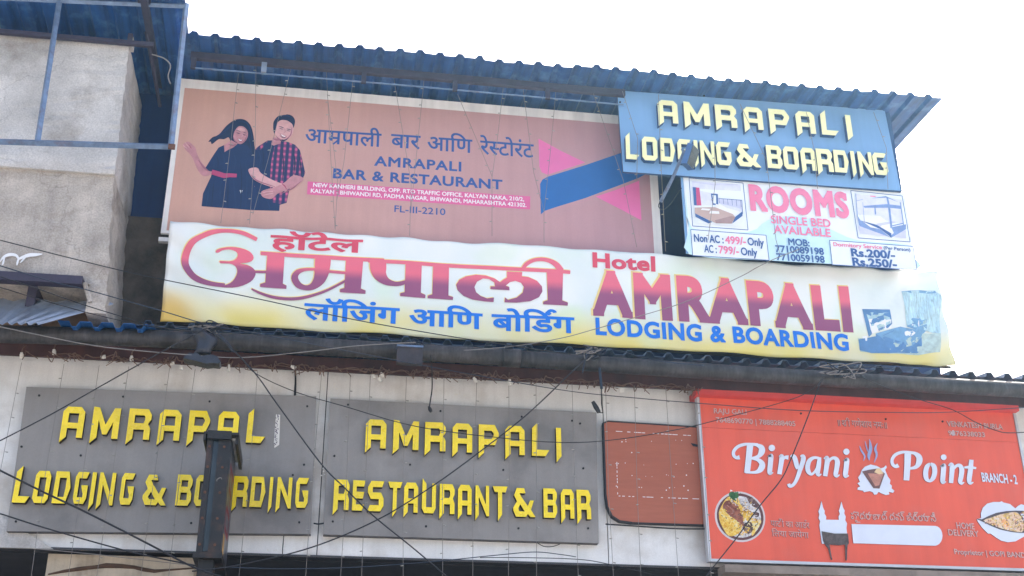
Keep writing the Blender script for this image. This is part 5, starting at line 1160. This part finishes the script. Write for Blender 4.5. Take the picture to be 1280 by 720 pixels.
# white bulb holders along the soffit
def holder(i, x, y, dx, dy, label):
    r = thing('bulb_holder', tuple(at(x, y, 9.93)), label, 'bulb holder', 'white bulb holders along the soffit')
    p0 = at(x, y, 9.93); p1 = at(x + dx, y + dy, 9.93); b = MB()
    b.tube([p0, p0.lerp(p1, .3), p0.lerp(p1, .32), p1], [.012, .012, .0165, .0165], m_socket, 10); b.build('body', r)
    b = MB(); b.tube([p0, p0 + Vector((-.004, .03, .05)), p0 + Vector((.01, .06, .09))], .005, m_brownwire, 5); b.build('lead', r)
for i, a in enumerate([(27, 441, 0, 6.5, 'white bulb holder farthest left under the gutter'), (67.5, 437, .3, 6, 'white bulb holder above the first letters of the left signboard'), (126, 446.5, 6, -.8, 'white bulb holder lying sideways left of the short upright one'), (164.5, 445, 0, 6, 'short upright white bulb holder left of the bagged lamp'), (213, 455, 5, -1, 'white bulb holder lying sideways under the left end of the bagged lamp'), (227, 457, -.6, 5.5, 'small white bulb holder just below the bagged lamp'), (286, 456, -.8, 8, 'largest white bulb holder, right of the bagged lamp'), (364, 457.5, 5.5, 3, 'white bulb holder tilted over the gap between fascia sheets'), (466, 467.5, 2, 5.5, 'left of three clustered white bulb holders above the middle signboard'), (476, 466, 3.5, 4.5, 'upper right of three clustered white bulb holders'), (473.5, 472, 3, 4.5, 'lowest of three clustered white bulb holders'), (592, 472, 3.5, 6, 'bright white bulb holder above the letters PA of the middle signboard'), (637, 474.5, .3, 7, 'dusty white bulb holder above the letters LI of the middle signboard'), (752, 486, 0, 5.5, 'white bulb holder at the end of the dark hanging lead')]): holder(i, *a)
b = MB(); q = at(777, 487, 9.93); b.add([q + Vector(v) for v in [(-.02, 0, -.03), (.022, 0, -.025), (.024, 0, .02), (-.016, 0, .018), (-.02, .012, -.03), (.022, .012, -.025), (.024, .012, .02), (-.016, .012, .018)]], [(0, 1, 2, 3), (7, 6, 5, 4), (0, 4, 5, 1), (1, 5, 6, 2), (2, 6, 7, 3), (3, 7, 4, 0)], m_socket)
tag(b.build('paper_tag', base=q), 'small square white tag hanging from the tangled wires', 'tag')

# ------------------------------------------------------------------ tangled decoration wire along the soffit
def tangle(px0, px1, base, seed, n, label, amp=4.5):
    r = random.Random(seed); b = MB()
    for k in range(n):
        pts = []; x = px0 + r.uniform(0, 30)
        while x < px1:
            y = base(x) + r.gauss(0, amp * .45); pts.append(tuple(at(x, y, 9.94 + r.uniform(-.02, .03)))); x += r.uniform(3, 12)
            if r.random() < .12: pts.append(tuple(at(x - 6, y + r.uniform(4, 9), 9.93))); pts.append(tuple(at(x - 2, y - r.uniform(1, 5), 9.93)))
        b.tube(catmull(pts, 4), .0042, m_brownwire, 4)
    for k in range(int((px1 - px0) / 9)):
        x = r.uniform(px0, px1); y = base(x); b.tube(catmull([tuple(at(x, y, 9.93)), tuple(at(x + r.gauss(0, 4), y + r.uniform(-3, 6), 9.9)), tuple(at(x + r.gauss(0, 6), y + r.uniform(2, 11), 9.92))], 3), .0036, m_brownwire, 4)
    q = at((px0 + px1) / 2, base((px0 + px1) / 2), 9.93)
    tag(b.build('tangled_wire', base=q), label, 'tangled wire')
tangle(290, 560, lambda x: 455 + (x - 290) * .042, 4, 2, 'dense tangle of dusty brown wire above the middle signboard')
tangle(555, 880, lambda x: 466.5 + (x - 555) * .062, 9, 2, 'dusty brown wire tangle looping from the middle signboard to the red light box')
tangle(30, 290, lambda x: 440 + (x - 30) * .06, 15, 1, 'sparse dusty wire loops under the gutter at the left', 3.5)

# ------------------------------------------------------------------ strings of fairy lights
def string(pix, Y, label, group, rad=.0030, bulb=.24, seed=0):
    r = random.Random(seed); P = [at(x, y, Y) for x, y in pix]; root = thing('fairy_light_string', tuple(P[-1]), label, 'fairy lights', group)
    b = MB(); b.tube(P, rad, m_wire, 4); b.build('wire', root)
    b = MB(); L = 0
    for p, q in zip(P[:-1], P[1:]):
        d = (q - p).length; s = r.uniform(.05, bulb)
        while s < d:
            c = p.lerp(q, s / d); o = r.choice((-1, 1)) * .014; b.tube([c, c + Vector((o, -.006, -.006)), c + Vector((o * 1.7, -.008, -.01))], [.003, .0052, .003], m_bulb, 5); s += bulb * r.uniform(.7, 1.3)
    if b.v: b.build('bulb_row', root)['kind'] = 'stuff'
VX = lambda x: (x, None)
low = [(27, 'just left of the left grey signboard'), (80, 'over the first A of the left signboard'), (124, 'over the letter M of the left signboard'), (161, 'over the first R of the left signboard'), (212, 'over the second A of the left signboard'), (244, 'over the letter P of the left signboard'), (322, 'past the L beside the missing letter of the left signboard'), (402, 'in the gap between the two grey signboards'), (438, 'left of the first A of the middle signboard'), (463, 'over the first A of the middle signboard'), (508, 'over the letter M of the middle signboard'), (555, 'over the first R of the middle signboard'), (596, 'over the second A of the middle signboard'), (636, 'between P and the last A of the middle signboard'), (670, 'over the letter L of the middle signboard'), (715, 'right of the last I of the middle signboard'), (757, 'along the left edge of the brown board'), (793, 'over the left part of the brown board'), (832, 'over the right part of the brown board'), (873, 'along the left edge of the red light box')]
for k, (x, lab) in enumerate(low):
    p = at(x, 452 + x * .038, 9.96); q = p + Vector((random.uniform(-.03, .03), 0, -1.75)); mdl = p.lerp(q, .55) + Vector((random.uniform(-.015, .015), 0, 0))
    r = random.Random(k); root = thing('fairy_light_string', tuple(q), 'thin fairy light string hanging ' + lab, 'fairy lights', 'fairy light strings over the fascia')
    b = MB(); P = [Vector((v.x, 9.96, v.z)) for v in (p, mdl, q)]; b.tube(P, .0021, m_wire, 4); b.build('wire', root)
    b = MB(); s = r.uniform(.1, .3)
    while s < 1.7:
        c = p.lerp(q, s / 1.75); c.y = 9.96; o = r.choice((-1, 1)) * .014; b.tube([c, c + Vector((o, -.006, -.004)), c + Vector((o * 1.7, -.008, -.006))], [.003, .0052, .003], m_bulb, 5); s += r.uniform(.2, .42)
    b.build('bulb_row', root)['kind'] = 'stuff'
G = 'fairy light strings over the hoarding'
up = [([(298, 92), (288, 182), (276, 279)], 'crossing the printed woman\'s shoulder'), ([(320, 80), (319, 181), (312, 280)], 'hanging between the printed woman and man'), ([(365, 80), (335, 200), (316, 268)], 'slanting behind the printed man\'s neck'), ([(408, 89), (413, 190), (419, 287)], 'over the first word of the Hindi heading, nearly straight'), ([(409, 118), (422, 227), (419, 287)], 'bending over the pink address strip near its left end'), ([(442, 92), (430, 202), (421, 250)], 'slanting left over the heading\'s ली'), ([(492, 96), (514, 230), (512, 295)], 'over the letter R of AMRAPALI on the hoarding'), ([(530, 100), (521, 190), (514, 258)], 'slanting to the middle of the pink address strip'), ([(572, 118), (615, 220), (615, 295)], 'slanting from the word आणि to the T of RESTAURANT'), ([(629, 110), (621, 180), (615, 222)], 'over the start of the word रेस्टोरंट'), ([(654, 112), (667, 215), (680, 265), (680, 303)], 'just left of the pink and blue emblem'), ([(695, 112), (688, 190), (680, 265)], 'crossing the left tip of the pink and blue emblem'), ([(739, 109), (779, 225), (796, 309)], 'crossing the right half of the emblem')]
for k, (pts, lab) in enumerate(up):
    string(pts, 9.82 if pts[0][0] < 700 else 9.72, 'thin fairy light string ' + lab, G, .0021, .2, k)
G2 = 'fairy light strings over the blue signboard'
for k, (pts, lab) in enumerate([([(778, 114), (797, 173), (796, 225)], 'at the left end of the blue signboard'), ([(823, 118), (826, 200), (832, 314)], 'through the first A of the blue signboard down the dark gap'), ([(893, 180), (894, 230), (885, 300)], 'over the letter N of the first LODGING to the bed picture'), ([(925, 130), (958, 200), (970, 300), (975, 318)], 'over the ampersand of the blue signboard'), ([(1008, 140), (1018, 190), (1022, 236)], 'over the last A of AMRAPALI on the blue signboard'), ([(1092, 140), (1108, 185), (1110, 236)], 'at the right end of the blue signboard')]):
    string(pts, 9.68, 'thin fairy light string ' + lab, G2, .0026, .22, 40 + k)

# ------------------------------------------------------------------ cables across the street front
def cable(pts, r, label, m=None, y0=9.35, y1=9.35, n=8):
    P = []
    for i, p in enumerate(pts):
        f = i / (len(pts) - 1); Y = p[2] if len(p) > 2 else y0 + (y1 - y0) * f; P.append(tuple(at(p[0], p[1], Y)))
    b = MB(); b.tube(catmull(P, n), r * .66, m or m_black, 6); q = Vector(P[len(P) // 2])
    tag(b.build('overhead_cable', smooth=True, base=q), label, 'cable')
cable([(-20, 295), (90, 323), (178, 344), (320, 373), (440, 399), (560, 420), (640, 432), (712, 443)], .0065, 'thin dark cable running from the rough block across the whole Hindi half of the banner', None, 8.8, 9.5)
cable([(-20, 326), (69, 353), (111, 363), (200, 388), (262, 406), (330, 418)], .0065, 'dark cable crossing the rough block just above the grey loose sheet', m_bluecable, 8.9, 9.5)
cable([(-20, 339), (50, 362), (111, 383), (200, 409), (250, 416)], .006, 'dark cable crossing the purple window hood', m_black, 8.9, 9.45)
cable([(-20, 353), (60, 377), (130, 396), (194, 409), (255, 415)], .006, 'dark cable crossing the loose grey corrugated sheet', m_black, 8.9, 9.45)
cable([(-20, 404), (50, 419), (111, 431), (160, 437), (230, 443), (300, 447), (380, 440), (449, 432), (520, 428)], .006, 'thin grey cable drooping along the gutter at the left', m_wire, 9.3, 9.5)
cable([(300, 413), (400, 432), (520, 455), (640, 477), (720, 490), (800, 498), (873, 504), (998, 513), (1120, 515.5), (1190, 515), (1300, 508)], .0055, 'long thin cable from the tin awning to the top of the red light box', m_bluecable, 9.45, 9.6)
cable([(258, 410), (232, 424), (198, 442), (120, 486), (60, 520), (-20, 561)], .0075, 'black cable slanting from the bagged lamp down across the left signboard', None, 9.45, 8.9)
cable([(262, 412), (290, 436), (320, 468), (345, 503), (400, 578), (430, 609), (467, 645), (520, 688), (575, 735)], .008, 'black cable sweeping from the bagged lamp down over RESTAURANT', None, 9.45, 9.0)
cable([(266, 414), (300, 446), (320, 467), (370, 490), (431, 508), (520, 533), (623, 547), (702, 553), (765, 550), (841, 538), (900, 524), (998, 496), (1030, 473)], .0055, 'sagging thin cable crossing AMRAPALI of the middle signboard to the red light box', None, 9.45, 9.5)
cable([(745, 437), (720, 460), (660, 517), (598, 566), (540, 608), (473, 649), (390, 684), (300, 706), (240, 714)], .008, 'black cable slanting down left across the ampersand side of the middle signboard', None, 9.5, 9.2)
cable([(1030, 472), (1024, 482), (1011, 518), (989, 573), (976, 600), (950, 632), (918, 676), (886, 716), (870, 740)], .0075, 'black cable hanging over the red light box past its plate picture', None, 9.5, 9.3)
cable([(1066, 466), (1097, 480), (1145, 498), (1190, 512), (1220, 528), (1245, 538), (1262, 541), (1300, 539)], .006, 'thin cable drooping over the upper right corner of the red light box', None, 9.5, 9.5)
cable([(-20, 578), (0, 588), (50, 613), (107, 640), (180, 677), (240, 708), (280, 722)], .011, 'thick black cable slanting across LODGING of the left signboard', None, 9.0, 9.3)
cable([(-20, 637), (0, 642), (60, 661), (152, 687), (200, 698), (245, 707)], .008, 'black cable below the thick one, along the foot of the left signboard', None, 9.0, 9.3)
cable([(45, 686), (110, 692), (180, 700), (245, 707)], .0045, 'thin grey cable along the lintel to the projecting sign', m_wire, 9.5, 9.3)
cable([(285, 709), (360, 711), (445, 709), (540, 702), (620, 694), (668, 690), (700, 693), (720, 696)], .0055, 'blue-grey cable along the dark shop opening under the middle signboard', m_bluecable, 9.3, 9.9)
cable([(600, 697), (650, 697), (720, 699), (760, 705), (830, 722)], .005, 'thin black cable along the bottom edge of the fascia', m_black, 10.1, 9.9)
cable([(1000, 311), (965, 325), (945, 335), (925, 346), (860, 376), (800, 395), (745, 411), (700, 423), (640, 433), (580, 438)], .0055, 'thin cable crossing the English half of the banner', m_wire, 9.6, 9.55)
cable([(671, 678), (680, 683), (691, 683), (700, 680)], .005, 'short black wire loop under the middle signboard', m_black, 10.08, 10.08)
cable([(757, 655), (800, 658), (850, 661), (888, 661)], .009, 'dark cable bundle under the brown board', m_black, 10.13, 10.1)
cable([(369, 462), (369.5, 478), (369, 494)], .012, 'short black conduit above the right end of the left signboard', m_black, 10.17, 10.17)
cable([(392, 654), (398, 655), (405, 654)], .010, 'short black wire bridging the gap between the two grey signboards', m_black, 10.13, 10.13)
def bundle(x, y, seed, label, spread=18, n=9):
    r = random.Random(seed); b = MB()
    for k in range(n):
        pts = [tuple(at(x + r.gauss(0, 3), y + r.gauss(0, 2), 9.55))]
        for j in range(4): pts.append(tuple(at(x + r.gauss(0, spread), y + r.gauss(1, 4.5), 9.5 + r.uniform(-.04, .06))))
        pts.append(tuple(at(x + r.gauss(0, 5), y + r.gauss(0, 2), 9.55))); b.tube(catmull(pts, 5), .005, r.choice((m_bluecable, m_black, m_wire)), 4)
    tag(b.build('cable_bundle', base=at(x, y, 9.5)), label, 'cable bundle')
bundle(258, 410, 1, 'knot of blue-black cable ends above the bagged lamp', 15, 10)
bundle(742, 439, 2, 'bent loops of blue-black cable hooked over the gutter near the brown board', 10, 6)
bundle(1050, 463, 3, 'knot of cable ends tied to the gutter above the red light box', 14, 8)
cable([(215, 407), (255, 412), (300, 416), (370, 414), (440, 419), (520, 427), (560, 432), (620, 432)], .006, 'bluish cable lying along the tin awning edge at the left', m_bluecable, 9.55, 9.55)
cable([(740, 437), (770, 438), (800, 446), (830, 452), (880, 457)], .007, 'blue-black cable arching over the awning edge right of the hooked loops', m_bluecable, 9.55, 9.55)
cable([(735, 440), (731, 452), (728, 466)], .009, 'short dark cable tail hanging from the hooked loops', m_bluecable, 9.5, 9.5)
cable([(1040, 465), (1060, 459), (1095, 459), (1120, 462)], .006, 'bluish cable along the awning edge above the red light box', m_bluecable, 9.55, 9.55)
cable([(270, 414), (285, 428), (292, 440), (288, 436), (278, 422)], .006, 'loose cable loop hanging right of the bagged lamp', m_bluecable, 9.42, 9.42)
# support beams under the red light box
b = MB(); q0 = at(905, 712, 10.0); q1 = at(1300, 724, 10.0); b.box((q0.x, 9.97, 3.80), (q1.x + .3, 10.17, 3.866), mat('weathered_timber_beam', (136, 124, 114), .8, noise=.25, scale=8, dirt=(80, 66, 58), dirt_amt=.6)); tag(b.build('support_beam', base=(q0.x, 10.05, 3.8)), 'weathered grey beam running under the red light box', 'beam')
